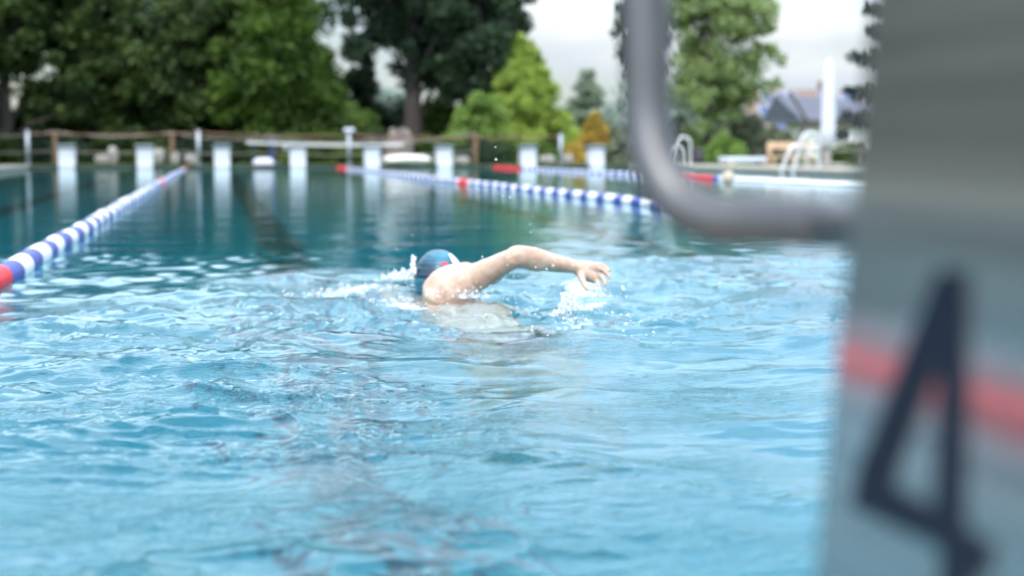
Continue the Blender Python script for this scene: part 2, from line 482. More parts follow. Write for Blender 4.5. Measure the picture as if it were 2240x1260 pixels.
def water_mat():
    m, nt = new_mat('pool_water'); l = nt.links.new
    out = N(nt, 'ShaderNodeOutputMaterial')
    gl = N(nt, 'ShaderNodeBsdfGlass', distribution='GGX'); gl.inputs['IOR'].default_value = 1.38
    gl.inputs['Roughness'].default_value = .02; gl.inputs['Color'].default_value = (.90, .98, 1, 1)
    tc = N(nt, 'ShaderNodeTexCoord')
    at = N(nt, 'ShaderNodeAttribute', attribute_name='stir')
    n1 = N(nt, 'ShaderNodeTexNoise'); n1.inputs['Scale'].default_value = 19; n1.inputs['Detail'].default_value = 7; n1.inputs['Roughness'].default_value = .66
    n1.inputs['Distortion'].default_value = .6
    mp = N(nt, 'ShaderNodeMapping'); mp.inputs['Scale'].default_value = (.6, 1.4, 1)
    l(tc.outputs['Object'], mp.inputs['Vector']); l(mp.outputs[0], n1.inputs['Vector'])
    mr = N(nt, 'ShaderNodeMapRange'); mr.inputs['To Min'].default_value = .0006; mr.inputs['To Max'].default_value = .0012
    l(at.outputs['Fac'], mr.inputs['Value'])
    bp = N(nt, 'ShaderNodeBump'); bp.inputs['Strength'].default_value = 1
    l(mr.outputs[0], bp.inputs['Distance']); l(n1.outputs['Fac'], bp.inputs['Height'])
    n3 = N(nt, 'ShaderNodeTexNoise'); n3.inputs['Scale'].default_value = 48; n3.inputs['Detail'].default_value = 3; n3.inputs['Distortion'].default_value = 1.2
    l(mp.outputs[0], n3.inputs['Vector'])
    b3 = N(nt, 'ShaderNodeBump'); b3.inputs['Strength'].default_value = 1
    m3 = N(nt, 'ShaderNodeMath', operation='MULTIPLY'); m3.inputs[1].default_value = .0046
    n4 = N(nt, 'ShaderNodeTexNoise'); n4.inputs['Scale'].default_value = 2.2; n4.inputs['Detail'].default_value = 3
    l(mp.outputs[0], n4.inputs['Vector'])
    r4 = N(nt, 'ShaderNodeMapRange'); r4.inputs['From Min'].default_value = .42; r4.inputs['From Max'].default_value = .62
    l(n4.outputs['Fac'], r4.inputs['Value']); m4 = N(nt, 'ShaderNodeMath', operation='MULTIPLY'); l(r4.outputs[0], m4.inputs[0]); l(at.outputs['Fac'], m4.inputs[1])
    l(m4.outputs[0], m3.inputs[0]); l(m3.outputs[0], b3.inputs['Distance']); l(n3.outputs['Fac'], b3.inputs['Height'])
    l(bp.outputs[0], b3.inputs['Normal']); l(b3.outputs[0], gl.inputs['Normal'])
    # foam churned up by the swimmer
    fa = N(nt, 'ShaderNodeAttribute', attribute_name='foam')
    n2 = N(nt, 'ShaderNodeTexNoise'); n2.inputs['Scale'].default_value = 60; n2.inputs['Detail'].default_value = 6
    l(tc.outputs['Object'], n2.inputs['Vector'])
    mu = N(nt, 'ShaderNodeMath', operation='MULTIPLY_ADD'); mu.inputs[1].default_value = 1.0
    l(n2.outputs['Fac'], mu.inputs[0])
    sb = N(nt, 'ShaderNodeMath', operation='SUBTRACT'); sb.inputs[1].default_value = 1.0
    l(fa.outputs['Fac'], sb.inputs[0]); l(sb.outputs[0], mu.inputs[2])
    fr = N(nt, 'ShaderNodeMapRange'); fr.inputs['From Min'].default_value = 0.0; fr.inputs['From Max'].default_value = .25; fr.inputs['To Max'].default_value = .6
    l(mu.outputs[0], fr.inputs['Value'])
    df = N(nt, 'ShaderNodeBsdfPrincipled'); df.inputs['Base Color'].default_value = (.70, .82, .88, 1); df.inputs['Roughness'].default_value = .5
    mx = N(nt, 'ShaderNodeMixShader'); l(fr.outputs[0], mx.inputs[0]); l(gl.outputs[0], mx.inputs[1]); l(df.outputs[0], mx.inputs[2])
    va = N(nt, 'ShaderNodeVolumeAbsorption'); va.inputs['Color'].default_value = (.20, .87, .925, 1); va.inputs['Density'].default_value = .95
    l(va.outputs[0], out.inputs['Volume'])
    l(mx.outputs[0], out.inputs['Surface'])
    return m
water = np_mesh('water', np.stack([WXg, WYg, WZg], -1).reshape(-1, 3), Q, water_mat(), smooth=True)
tag(water, kind='structure')
def foam_amount(x, y):
    def g(cx, cy, sx, sy): return np.exp(-((x - cx) / sx) ** 2 - ((y - cy) / sy) ** 2)
    f = .45 * g(.54, 5.42, .28, .30) + .9 * g(.72, 4.98, .22, .12) + .9 * g(1.30, 5.28, .12, .12) + .7 * g(1.18, 4.75, .08, .10)
    f += .40 * g(1.22, 4.3, .25, .18) + .42 * g(.88, 4.35, .25, .3) + .5 * g(.35, 5.3, .25, .2) + .25 * g(1.0, 3.9, .3, .25)
    return np.clip(f, 0, 1) * (.25 + 1.35 * fbm(x * 11, y * 9, 61, 4))
for nm, val in (('stir', wake_mask(WXg, WYg)), ('foam', foam_amount(WXg, WYg))):
    at = water.data.attributes.new(nm, 'FLOAT', 'POINT')
    at.data.foreach_set('value', np.ascontiguousarray(val.ravel(), dtype=np.float32))
def wh(x, y): return float(water_height(np.array([x], float), np.array([y], float))[0])

# ------------------------------------------------------------------ lane ropes
RAD = .052
def float_mesh(name, mat, ridged):
    L_ = .355; prof = []
    nd = 6; step = L_ / nd
    for d in range(nd):
        a = -L_ / 2 + d * step
        g = .80 if ridged else .93
        prof += [(RAD * g, a + .002), (RAD * .97, a + step * .12), (RAD, a + step * .35), (RAD, a + step * .65), (RAD * .97, a + step * .88), (RAD * g, a + step - .002)]
    prof = [(.012, -L_ / 2)] + prof + [(.012, L_ / 2)]
    b = MB(); b.lathe(prof, n=20, axis='Y')
    me = bpy.data.meshes.new(name); me.from_pydata([tuple(q) for q in b.v], [], b.f); me.materials.append(mat); me.update()
    me.polygons.foreach_set('use_smooth', [True] * len(me.polygons))
    return me
fm = {'w': float_mesh('float', M['float_white'], False), 'b': float_mesh('float', M['float_blue'], True), 'r': float_mesh('float', M['float_red'], True)}
STEP = .36
def lane_rope(X, label, seed, reds, hide_before=0):
    root = empty('lane_rope', (X, PY0, .022))
    tag(root, label, 'lane rope', 'lane ropes dividing the pool')
    rr = random.Random(seed)
    wob = lambda y: .007 * math.sin(y * .7 + seed) + .004 * math.sin(y * 1.9 + seed * 2)
    pts = [(wob(PY0 + k) , k, .0) for k in np.linspace(0, PY1 - PY0, 100)]
    MB().tube(pts, .006, 6).build('cable', M['cable'], root)
    n = int((PY1 - PY0 - .3) / STEP)
    extra = MB(); rest = {'w': [], 'b': [], 'r': []}
    for k in range(n):
        y = .25 + STEP * k; Y = y + PY0
        c = 'w' if k % 2 else 'b'
        for a, b_ in reds:
            if a <= Y <= b_: c = 'r'
        if seed == 3 and Y < 27: c = 'b' if 23.95 < Y < 24.3 else 'w'
        vis = Y > hide_before
        if vis and (k - int(max(0, (hide_before - PY0) / STEP))) < 96:
            o = link(bpy.data.objects.new('float', fm[c])); o.parent = root
            o.location = (wob(Y), y, rr.uniform(-.004, .004)); o.rotation_euler = (rr.uniform(-.02, .02), rr.random() * 6, rr.uniform(-.02, .02))
        else: rest[c].append((wob(Y), y))
    for c, ps in rest.items():
        if not ps: continue
        V0 = np.array([q.co[:] for q in fm[c].vertices]); F0 = [tuple(p.vertices) for p in fm[c].polygons]
        vs = []; fs = []
        for i, (a, y) in enumerate(ps):
            vs += (V0 + np.array([a, y, 0])).tolist(); fs += [tuple(j + i * len(V0) for j in f) for f in F0]
        o = mesh_obj('float_string', vs, fs, {'w': M['float_white'], 'b': M['float_blue'], 'r': M['float_red']}[c], root, True)
        o['kind'] = 'stuff'
    return root
lane_rope(-.80, 'blue and white lane rope at the left, large in front and reaching the far wall', 1, [(0, 6.05), (24.9, 25.9), (46.2, 60)])
lane_rope(4.05, 'blue and white lane rope passing behind the swimmer towards the steel handle', 2, [(0, 5.75), (24.2, 25.3), (46.6, 60)], 9)
lane_rope(9.2, 'distant lane rope beyond the middle one, with a long red section near the pool ladder', 3, [(0, 5.75), (27.4, 30.1), (45.5, 60)], 16)

# ------------------------------------------------------------------ far starting blocks
def start_block():
    r = empty('starting_block')
    MB().box((0, .12, .19), (.50, .62, .62), bev=.02).build('pedestal', M['white'], r)
    b = MB(); b.box((0, .12, .508), (.54, .66, .016), bev=.005); b.build('step_plate', M['white'], r)
    MB().box((0, .12, .572), (.60, .72, .112), bev=.02).build('platform', M['grey_top'], r)
    MB().box((0, .12, .634), (.57, .66, .012), bev=.003).build('top_mat', M['white'], r)
    MB().tube([(-.18, -.18, .44), (-.18, -.27, .43), (-.18, -.29, .39), (.18, -.29, .39), (.18, -.27, .43), (.18, -.18, .44)], .012, 8).build('grip_bar', M['dull_steel'], r)
    return r
blk = start_block()
blk_px = [150, 320, 488, 653, 815, 972, 1155, 1303]
blk_lb = ['white starting block beside the brown wooden post at the far left', 'white starting block between the pale boulders and the left lane rope end',
          'white starting block standing just right of the tall grey post', 'white starting block under the middle of the springboard',
          'white starting block under the free end of the springboard, left of the stump', 'white starting block right of the long white stone, where the red rope marker lines up',
          'white starting block at the end of the distant red rope section', 'white starting block in front of the golden shrub']
for i, px in enumerate(blk_px):
    o = blk if i == 0 else copy_tree(blk)
    o.location = (XY(px, 50.6), 50.58, DZ)
    tag(o, blk_lb[i], 'starting block', 'starting blocks on the far pool edge')

# ------------------------------------------------------------------ posts, rope fence, springboard
def steel_post(px, Y, top, label, head=False):
    X = XY(px, Y); zt = Zat(top, X, Y)
    r = empty('steel_post', (X, Y, DZ)); h = zt - DZ
    MB().tube([(0, 0, 0), (0, 0, h)], .062, 14).build('pole', M['dull_steel'], r, True)
    MB().lathe([(.11, 0), (.11, .015), (.07, .03)], n=16).build('base_plate', M['dull_steel'], r)
    if head:
        MB().lathe([(.05, -.06), (.10, -.03), (.115, .02), (.09, .07), (.03, .09)], (-.075, 0, h + .06), 16).build('lamp_globe', M['canvas'], r, True)
        MB().lathe([(.05, -.06), (.10, -.03), (.115, .02), (.09, .07), (.03, .09)], (.085, 0, h + .06), 16).build('lamp_globe', M['canvas'], r, True)
    else:
        MB().lathe([(.064, 0), (.06, .02), (.02, .035)], (0, 0, h), 14).build('cap', M['dull_steel'], r)
    return tag(r, label, 'post', 'grey steel posts along the far pool edge'), Vector((X, Y, zt))
p1 = steel_post(65, 51.0, 286, 'slim grey steel post at the far left edge of the pool')
p2 = steel_post(437, 51.0, 286, 'thick grey steel post between the second and third starting blocks')
p3 = steel_post(765, 51.0, 290, 'grey post with two round pale heads on top, beyond the springboard', True)
p4 = steel_post(1226, 51.0, 294, 'faint grey post in front of the lime green tree')
def sag(a, b, s, n=14):
    return [a.lerp(b, t) - Vector((0, 0, 4 * s * t * (1 - t))) for t in np.linspace(0, 1, n)]
def hang(name, pts, r, mat, label, cat, group=None):
    return tag(MB().tube(pts, r, 6).build(name, mat, None, True), label, cat, group)
d = Vector((0, .07, -.06))
hang('line', sag(p1[1] + d, p2[1] + d, .07), .024, M['rope_brown'], 'brown line strung from the leftmost steel post to the thick one', 'line', 'brown lines between the steel posts')
hang('line', sag(p2[1] + d, p3[1] + d * 1.4, .06), .026, M['rope_brown'], 'thick brown line running above the springboard', 'line', 'brown lines between the steel posts')
hang('line', sag(p3[1] + d * 1.4, p4[1] + d, .08), .03, M['rope_brown'], 'brown line crossing in front of the dead stump and bright green shrubs', 'line', 'brown lines between the steel posts')

fence = empty('rope_fence', (XY(125, 54), 54.0, DZ))
tag(fence, 'low fence of brown wooden posts joined by two sagging ropes behind the starting blocks', 'fence')
fx0 = fence.location.x
tops = []
for px, top in ((-130, 288), (125, 288), (380, 290), (600, 300), (815, 306), (1040, 292)):
    X = XY(px, 54); h = Zat(top, X, 54) - DZ
    pb = MB().box((X - fx0, 0, h / 2), (.17, .14, h), bev=.02).build('post', M['post_wood'], fence)
    tops.append((X - fx0, h))
for (xa, ha), (xb, hb) in zip(tops[:-1], tops[1:]):
    MB().tube(sag(Vector((xa, 0, ha + .01)), Vector((xb, 0, hb + .01)), .16), .020, 6).build('rope', M['rope_pale'], fence)
    MB().tube(sag(Vector((xa, 0, ha * .42)), Vector((xb, 0, hb * .42)), .07), .016, 6).build('rope', M['rope_pale'], fence)

# springboard
SBY = 53.0
xl, xr = XY(541, SBY), XY(882, SBY)
sb = empty('springboard', (XY(597, SBY), SBY, DZ)); sx = sb.location.x
tag(sb, 'long pale springboard sagging slightly on its narrow blue stand', 'springboard')
b = MB(); n = 24; zz = []
for i in range(n + 1):
    t = i / n; px = 541 + t * 341
    top = 306 + 7 * math.sin(min(t * 1.25, 1) * math.pi / 2) + (2.0 if t < .9 else 2.0) - 2.5 * max(0, (t - .55) / .45)
    zz.append((xl + (xr - xl) * t - sx, Zat(top, xl + (xr - xl) * t, SBY) - DZ))
vs = []; fs = []
for x, z in zz:
    vs += [(x, -.26, z), (x, .26, z), (x, .26, z - .10), (x, -.26, z - .10)]
for i in range(n):
    for k in range(4):
        j = (k + 1) % 4; fs.append((4 * i + k, 4 * i + j, 4 * i + 4 + j, 4 * i + 4 + k))
fs += [(3, 2, 1, 0), (4 * n, 4 * n + 1, 4 * n + 2, 4 * n + 3)]
mesh_obj('board', vs, fs, M['board'], sb)
MB().box((0, 0, .44), (.20, .34, .88), bev=.02).box((0, 0, .03), (.5, .6, .06), bev=.01).build('stand', M['blue_steel'], sb)
MB().tube([(zz[1][0], -.24, zz[1][1] - .12), (zz[1][0] , -.20, .0)], .03, 8).tube([(zz[1][0], .24, zz[1][1] - .12), (zz[1][0], .20, 0)], .03, 8).build('anchor_legs', M['blue_steel'], sb)
MB().lathe([(.07, -.25), (.09, -.24), (.09, .24), (.07, .25)], (.45, 0, zz[7][1] - .17), 14, 'Y').build('fulcrum_roller', M['dull_steel'], sb)
# white rounded box at the edge beneath it
o = MB().box((0, 0, .0), (.68, .5, .46), bev=.12).build('white_box', M['canvas'])
o.location = (XY(578, 50.9), 50.75, .11); tag(o, 'rounded white plastic box at the water edge below the blue springboard stand', 'box')
o = None

# boulders and stump
def blob(name, px, Y, w, h, mat, label, cat, group=None, seed=0, z0=DZ - .03, dep=None):
    r = np.random.default_rng(seed); nU, nV = 26, 14; vs = []; fs = []
    dep = dep or w * .7
    for j in range(nV + 1):
        ph = math.pi * j / nV
        for i in range(nU):
            th = 2 * math.pi * i / nU
            k = .8 + .4 * float(fbm(np.array([math.cos(th) * 1.7 + 9 + seed]), np.array([math.sin(th) * 1.7 + 9 + 2.2 * math.cos(ph)]), seed)[0])
            vs.append((w / 2 * math.sin(ph) ** .7 * math.cos(th) * k, dep / 2 * math.sin(ph) ** .7 * math.sin(th) * k, h / 2 + h / 2 * math.cos(ph) * k))
    for j in range(nV):
        for i in range(nU):
            a = (i + 1) % nU; fs.append((j * nU + i, j * nU + a, (j + 1) * nU + a, (j + 1) * nU + i))
    o = mesh_obj(name, vs, fs, mat, None, True)
    o.location = (XY(px, Y), Y, z0); return tag(o, label, cat, group)
G = 'pale boulders beyond the pool'
blob('boulder', 225, 53.2, .46, .36, M['rock'], 'cream boulder beside the far left starting blocks', 'boulder', G, 1)
blob('boulder', 250, 53.6, .36, .62, M['rock'], 'taller grey green boulder behind the cream one', 'boulder', G, 2)
blob('boulder', 347, 53.6, .52, .55, M['rock'], 'grey boulder just behind the second starting block', 'boulder', G, 3)
blob('boulder', 385, 53.0, .36, .42, M['rock'], 'pale boulder touching the foot of the second brown post', 'boulder', G, 4)
blob('boulder', 422, 53.6, .50, .36, M['rock'], 'dim grey boulder left of the thick grey post', 'boulder', G, 5)
o = blob('white_stone', 893, 52.4, 1.7, .34, M['white_rock'], 'long low bright white stone between two starting blocks', 'stone', None, 6)
blob('boulder', 1010, 52.6, .62, .28, M['rock'], 'low pale boulder right of the long white stone', 'boulder', G, 7)
blob('boulder', 1196, 53.0, .60, .33, M['rock'], 'left one of two pinkish boulders below the lime green tree', 'boulder', G, 8)
blob('boulder', 1240, 53.0, .50, .36, M['rock'], 'right one of two pinkish boulders below the lime green tree', 'boulder', G, 9)
# stump
sm = MB(); prof = []
for i, (r_, z_) in enumerate([(.60, 0), (.50, .10), (.45, .3), (.43, .6), (.42, .85), (.38, 1.05), (.34, 1.15), (.16, 1.17)]): prof.append((r_, z_))
sm.lathe(prof, n=22)
rr = random.Random(4)
for v_ in sm.v:
    a = math.atan2(v_.y, v_.x); k = 1 + .13 * math.sin(5 * a + 2 * v_.z) + .09 * math.sin(9 * a + 1) + rr.uniform(-.05, .05)
    v_.x *= k; v_.y *= k; v_.z += .12 * math.sin(3 * a) * v_.z
o = sm.build('tree_stump', M['stump']); o.location = (XY(875, 55), 55, DZ - .02)
tag(o, 'ragged mauve brown tree stump behind the springboard tip', 'stump')

# ------------------------------------------------------------------ trees
def leaves(C, Rr, per, size, rg, flat=.55):
    """leaf-sized quads scattered in clumps; C (n,3) centres, Rr (n,) radii"""
    n = len(C) * per
    c = np.repeat(C, per, 0); rad = np.repeat(Rr, per)[:, None]
    d = rg.normal(size=(n, 3)); d /= np.linalg.norm(d, axis=1)[:, None]
    p = c + d * rad * (rg.random((n, 1)) ** .45) * np.array([1, 1, flat + .25])
    nrm = rg.normal(size=(n, 3)) + np.array([0, 0, .7]); nrm /= np.linalg.norm(nrm, axis=1)[:, None]
    t = np.cross(nrm, rg.normal(size=(n, 3))); t /= np.linalg.norm(t, axis=1)[:, None] + 1e-9
    b = np.cross(nrm, t)
    s = size * (.6 + .8 * rg.random((n, 1)))
    V = np.stack([p - t * s, p + b * s * .5, p + t * s, p - b * s * .5], 1).reshape(-1, 3)
    Q = np.arange(n * 4).reshape(n, 4)
    return V, Q
def add_tree(name, label, cat, loc, H, rx, ry, z0, mat, bark, shape='broad', clumps=220, per=110, leaf=.13, cr=(.35, .75), seed=0, group=None, trunk_r=.22, limbs=14, hollow=.35):
    rg = np.random.default_rng(seed)
    root = empty(name, loc); tag(root, label, cat, group)
    if shape == 'broad':
        # a few big lobes make the outline uneven
        nl = 9; LC = rg.normal(size=(nl, 3)); LC /= np.linalg.norm(LC, axis=1)[:, None]
        LC = LC * np.array([rx * .55, ry * .55, (H - z0) * .30]) + np.array([0, 0, (H + z0) / 2])
        lr = rg.uniform(.42, .62, nl)
        w = rg.integers(0, nl, clumps)
        d = rg.normal(size=(clumps, 3)); d /= np.linalg.norm(d, axis=1)[:, None]
        q = (hollow + (1 - hollow) * rg.random((clumps, 1)) ** .6)
        C = LC[w] + d * q * lr[w][:, None] * np.array([rx, ry, (H - z0) * .5])
        C[:, 2] = np.clip(C[:, 2], z0 * .8 + .1, H)
    elif shape == 'cone':
        z = z0 + (H - z0) * (1 - rg.random(clumps) ** .62)
        t = (z - z0) / (H - z0)
        a = rg.random(clumps) * 6.283
        rad = (1 - t) ** .72 * (.62 + .62 * vnoise(t * 9 + 3, a * 1.3, seed)) * (rg.random(clumps) ** .35)
        C = np.stack([rx * rad * np.cos(a), ry * rad * np.sin(a), z], 1)
    elif shape == 'spruce':
        tiers = 15; C = []
        for k in range(tiers):
            t = (k + .5 * rg.random()) / tiers; z = z0 + (H - z0) * t; R = rx * (1 - t) ** .8 + .12
            nb = int(4 + 8 * (1 - t))
            for j in range(nb):
                a = rg.random() * 6.283; L2 = R * rg.uniform(.7, 1.15)
                for q in np.linspace(.2, 1, 6):
                    C.append((L2 * q * math.cos(a), L2 * q * math.sin(a), z - .10 * L2 * q + .22 * L2 * q * q))
        C = np.array(C); clumps = len(C)
    elif shape == 'bush':
        d = rg.normal(size=(clumps, 3)); d /= np.linalg.norm(d, axis=1)[:, None]; d[:, 2] = np.abs(d[:, 2])
        k = .75 + .35 * vnoise(d[:, 0] * 3 + 11, d[:, 1] * 3 + d[:, 2] * 2 + 11, seed)
        C = d * (rg.random((clumps, 1)) ** .4) * np.array([rx, ry, H * .93]) * k[:, None]
    Rr = rg.uniform(cr[0], cr[1], len(C))
    if shape == 'spruce': Rr *= .7
    V, Qd = leaves(C, Rr, per, leaf, rg)
    V[:, 2] = np.maximum(V[:, 2], .02)
    np_mesh('crown' if shape != 'bush' else 'foliage', V, Qd, mat, root)
    # trunk with limbs
    tb = MB(); top = H * (.93 if shape in ('cone', 'spruce') else .72)
    pts = [Vector((0, 0, -.1)), Vector((0, 0, top * .25)), Vector((rg.normal() * .06 * rx * .3, 0, top * .55)), Vector((rg.normal() * .1 * rx * .3, 0, top))]
    if shape == 'bush':
        for k in range(5):
            e = C[rg.integers(0, len(C))]; tb.tube([(0, 0, -.05), (e[0] * .4, e[1] * .4, e[2] * .45), tuple(e)], [trunk_r, trunk_r * .6, trunk_r * .2], 6)
        tb.build('stem', bark, root, True)
    else:
        P, R_ = catmull(pts, [trunk_r * 1.25, trunk_r, trunk_r * .75, trunk_r * .2], 5)
        tb.tube(P, R_, 10)
        for k in range(limbs):
            e = Vector(C[rg.integers(0, len(C))]); t = min(.9, max(.25, (e.z / max(top, .1)) - rg.uniform(.12, .3)))
            s_ = P[int(t * (len(P) - 1))]
            if shape == 'spruce': s_ = Vector((0, 0, e.z))
            mid = s_.lerp(e, .5) + Vector((0, 0, .08 * (e - s_).length))
            tb.tube([s_, mid, e], [trunk_r * .42 * (1 - t * .5), trunk_r * .25, trunk_r * .07], 6)
        tb.build('trunk', bark, root, True)
    return root
def T(px, Y): return (XY(px, Y), Y, DZ - .01)
GL = 'dark broadleaf trees along the left'
add_tree('broadleaf_tree', 'dark green tree filling the top left corner behind the slim steel post', 'tree', T(20, 58), 8.8, 3.3, 3.0, .4, M['leaf_dark'], M['bark'], clumps=300, per=120, seed=1, group=GL)
add_tree('broadleaf_tree', 'dark tree with small sky gaps, above the first two starting blocks', 'tree', T(235, 60), 8.6, 3.0, 3.0, .5, M['leaf_dark'], M['bark'], clumps=260, per=120, seed=2, group=GL)
add_tree('broadleaf_tree', 'olive green tree above the thick grey post', 'tree', T(415, 58), 9.0, 2.8, 2.8, .4, M['leaf_dark'], M['bark'], clumps=280, per=120, seed=3, group=GL)
add_tree('broadleaf_tree', 'greener dense tree whose edge slopes down beside the sky gap', 'tree', T(560, 57), 8.2, 2.2, 2.4, .3, M['leaf_mid'], M['bark'], clumps=300, per=120, seed=4, group=GL)
add_tree('broadleaf_tree', 'low green tree right of the dense ones, behind the twin headed post', 'tree', T(668, 57.5), 5.6, 1.55, 1.7, .2, M['leaf_mid'], M['bark'], clumps=200, per=110, seed=5, group=GL)
add_tree('dark_tall_tree', 'very tall dark green tree with speckles of sky, its thick trunk near the stump', 'tree', T(905, 62), 14.5, 4.4, 4.0, 2.6, M['leaf_deep'], M['bark'], clumps=430, per=105, leaf=.14, seed=6, trunk_r=.34, limbs=30)
add_tree('young_tree', 'slim dark young tree just left of the very thick trunk', 'tree', T(782, 66), 5.0, 1.15, 1.1, .3, M['leaf_deep'], M['bark'], clumps=95, per=70, leaf=.13, cr=(.25, .45), seed=26, trunk_r=.08, limbs=8)
add_tree('dark_tree', 'dark tree crowded against the left side of the bright lime tree', 'tree', T(1045, 61), 12.0, 2.5, 2.5, 2.2, M['leaf_deep'], M['bark'], clumps=260, per=120, leaf=.14, seed=16, trunk_r=.2, limbs=16)
add_tree('lime_tree', 'bright lime green cone shaped tree beside the sky', 'tree', T(1135, 60), 5.0, 2.95, 2.3, .05, M['leaf_lime'], M['bark'], shape='cone', clumps=420, per=120, leaf=.10, cr=(.22, .42), seed=7)
add_tree('soft_green_shrub', 'soft green rounded shrub left of the lime tree', 'shrub', T(1045, 57.5), 2.9, 1.5, 1.2, 0, M['leaf_soft'], M['bark'], shape='bush', clumps=170, per=110, leaf=.09, cr=(.2, .4), seed=8, trunk_r=.04)
add_tree('grey_spruce', 'small pale grey green spruce standing alone against the clouds', 'tree', T(1283, 74), 4.55, 1.5, 1.5, .4, M['leaf_spruce'], M['bark_grey'], shape='spruce', per=26, leaf=.10, cr=(.18, .3), seed=9, trunk_r=.09)
add_tree('golden_shrub', 'golden yellow upright shrub behind the last starting block', 'shrub', T(1300, 58), 2.0, .86, .8, .02, M['leaf_gold'], M['bark'], shape='cone', clumps=230, per=90, leaf=.06, cr=(.12, .22), seed=10, trunk_r=.03)
add_tree('yellow_green_shrub', 'low yellow green shrub at the foot of the golden one', 'shrub', T(1252, 57), .9, .6, .5, 0, M['leaf_gold'], M['bark'], shape='bush', clumps=70, per=80, leaf=.06, cr=(.12, .22), seed=11, trunk_r=.03)
add_tree('dusty_shrub', 'pale dusty green shrub partly behind the steel handle', 'shrub', T(1362, 57), 1.3, .7, .6, 0, M['leaf_dusty'], M['bark'], shape='bush', clumps=90, per=80, leaf=.07, cr=(.14, .26), seed=12, trunk_r=.03)
# clipped dark hedge pieces under the trees
GH = 'dark shrubs under the trees behind the far pool edge'
hp = [(-40, 55.6, 1.2, 1.5, 'leaf_dark', 'dark shrub in the far left corner behind the slim steel post'),
      (110, 56, 1.1, 1.4, 'leaf_deep', 'dark shrub behind the leftmost starting block'),
      (285, 56, 1.25, 1.4, 'leaf_dark', 'dark shrub between the first and second starting blocks'),
      (450, 56, 1.15, 1.4, 'leaf_deep', 'dark shrub behind the thick grey post'),
      (600, 56, 1.35, 1.3, 'leaf_mid', 'mid green shrub behind the blue springboard stand'),
      (725, 56, 1.2, 1.1, 'leaf_mid', 'mid green shrub behind the twin headed post'),
      (800, 57.8, 1.3, 1.1, 'leaf_deep', 'dark shrub at the foot of the tall trunk'),
      (950, 56, 1.1, 1.1, 'leaf_mid', 'mid green shrub between the stump and the soft green shrub'),
      (1060, 55.3, .75, 1.1, 'leaf_deep', 'low dark shrub behind the third brown post'),
      (1165, 55.3, .72, 1.1, 'leaf_mid', 'low green shrub under the lime tree')]
for i, (px, Y, H, rx, mt, lb) in enumerate(hp):
    add_tree('shrub', lb, 'shrub', T(px, Y), H * 1.05, rx * 1.15, .8, 0, M[mt], M['bark'], shape='bush', clumps=120, per=100, leaf=.085, cr=(.2, .38), seed=30 + i, trunk_r=.03, group=GH)
GB = 'tall understorey bushes behind the rope fence'
for i, (px, Y, H, rx, mt, lb) in enumerate([(-60, 61, 3.4, 2.3, 'leaf_dark', 'tall bush in the far left corner under the dark tree'), (120, 62, 3.2, 2.2, 'leaf_dark', 'tall bush under the dark tree by the leftmost block'),
        (330, 62, 3.3, 2.2, 'leaf_deep', 'tall dark bush above the second starting block'), (500, 61, 3.2, 2.0, 'leaf_mid', 'tall bush left of the blue springboard stand'),
        (650, 61, 2.6, 1.8, 'leaf_mid', 'tall green bush behind the middle of the springboard'), (765, 64, 2.6, 1.5, 'leaf_soft', 'light green bush low in the sky gap left of the tall trunk'),
        (870, 67, 3.0, 2.0, 'leaf_deep', 'dark bush behind the tall trunk and stump'), (975, 64, 2.9, 1.7, 'leaf_mid', 'green bush right of the stump under the tall tree')]):
    add_tree('bush', lb, 'bush', T(px, Y), H, rx, 1.2, 0, M[mt], M['bark'], shape='bush', clumps=170, per=90, leaf=.12, cr=(.3, .55), seed=90 + i, trunk_r=.05, group=GB)
# right side
add_tree('slender_tree', 'airy olive green tree with a slim dark trunk, seen inside the steel handle', 'tree', T(1545, 57), 8.3, 3.0, 2.4, .9, M['leaf_birch'], M['bark'], clumps=270, per=70, leaf=.11, cr=(.3, .6), seed=13, trunk_r=.15, limbs=22, hollow=.25)
add_tree('thin_tree', 'sparse dark tree showing on both sides of the steel handle', 'tree', T(1400, 66), 8.2, 1.5, 1.5, 1.0, M['leaf_deep'], M['bark'], clumps=90, per=50, leaf=.12, cr=(.25, .5), seed=14, trunk_r=.10, limbs=20)
add_tree('green_shrub', 'bright green shrub under the slender tree, right of the bin', 'shrub', T(1585, 55), 1.15, .85, .7, 0, M['leaf_soft'], M['bark'], shape='bush', clumps=110, per=100, leaf=.07, cr=(.16, .3), seed=15, trunk_r=.03)
add_tree('tall_green_shrub', 'green shrub left of the slim trunk, behind the small pool ladder', 'shrub', T(1480, 58), 1.9, .9, .8, 0, M['leaf_mid'], M['bark'], shape='bush', clumps=120, per=100, leaf=.08, cr=(.18, .34), seed=17, trunk_r=.03)
add_tree('dusty_hedge', 'dusty grey green hedge right of the slender tree, below the house', 'hedge', T(1692, 58), 1.5, 1.05, .9, 0, M['leaf_dusty'], M['bark'], shape='bush', clumps=220, per=90, leaf=.08, cr=(.18, .34), seed=18, trunk_r=.03)
add_tree('dusty_bush', 'tall dusty green bush between the slender tree and the house', 'bush', T(1625, 60), 2.3, 1.35, .9, 0, M['leaf_dusty'], M['bark'], shape='bush', clumps=170, per=90, leaf=.09, cr=(.2, .38), seed=25, trunk_r=.03)
add_tree('round_shrub', 'small dark shrub behind the grey table by the parasol', 'shrub', T(1862, 56), .75, 1.0, .8, 0, M['leaf_mid'], M['bark'], shape='bush', clumps=120, per=80, leaf=.08, cr=(.18, .32), seed=19, trunk_r=.03)
add_tree('dark_conifer', 'dark drooping conifer peeking out beside the steel side panel', 'tree', (XY(2000, 30), 30, DZ), 9.5, 1.35, 1.35, .9, M['leaf_pine'], M['bark'], shape='spruce', per=55, leaf=.07, cr=(.2, .34), seed=20, trunk_r=.12)
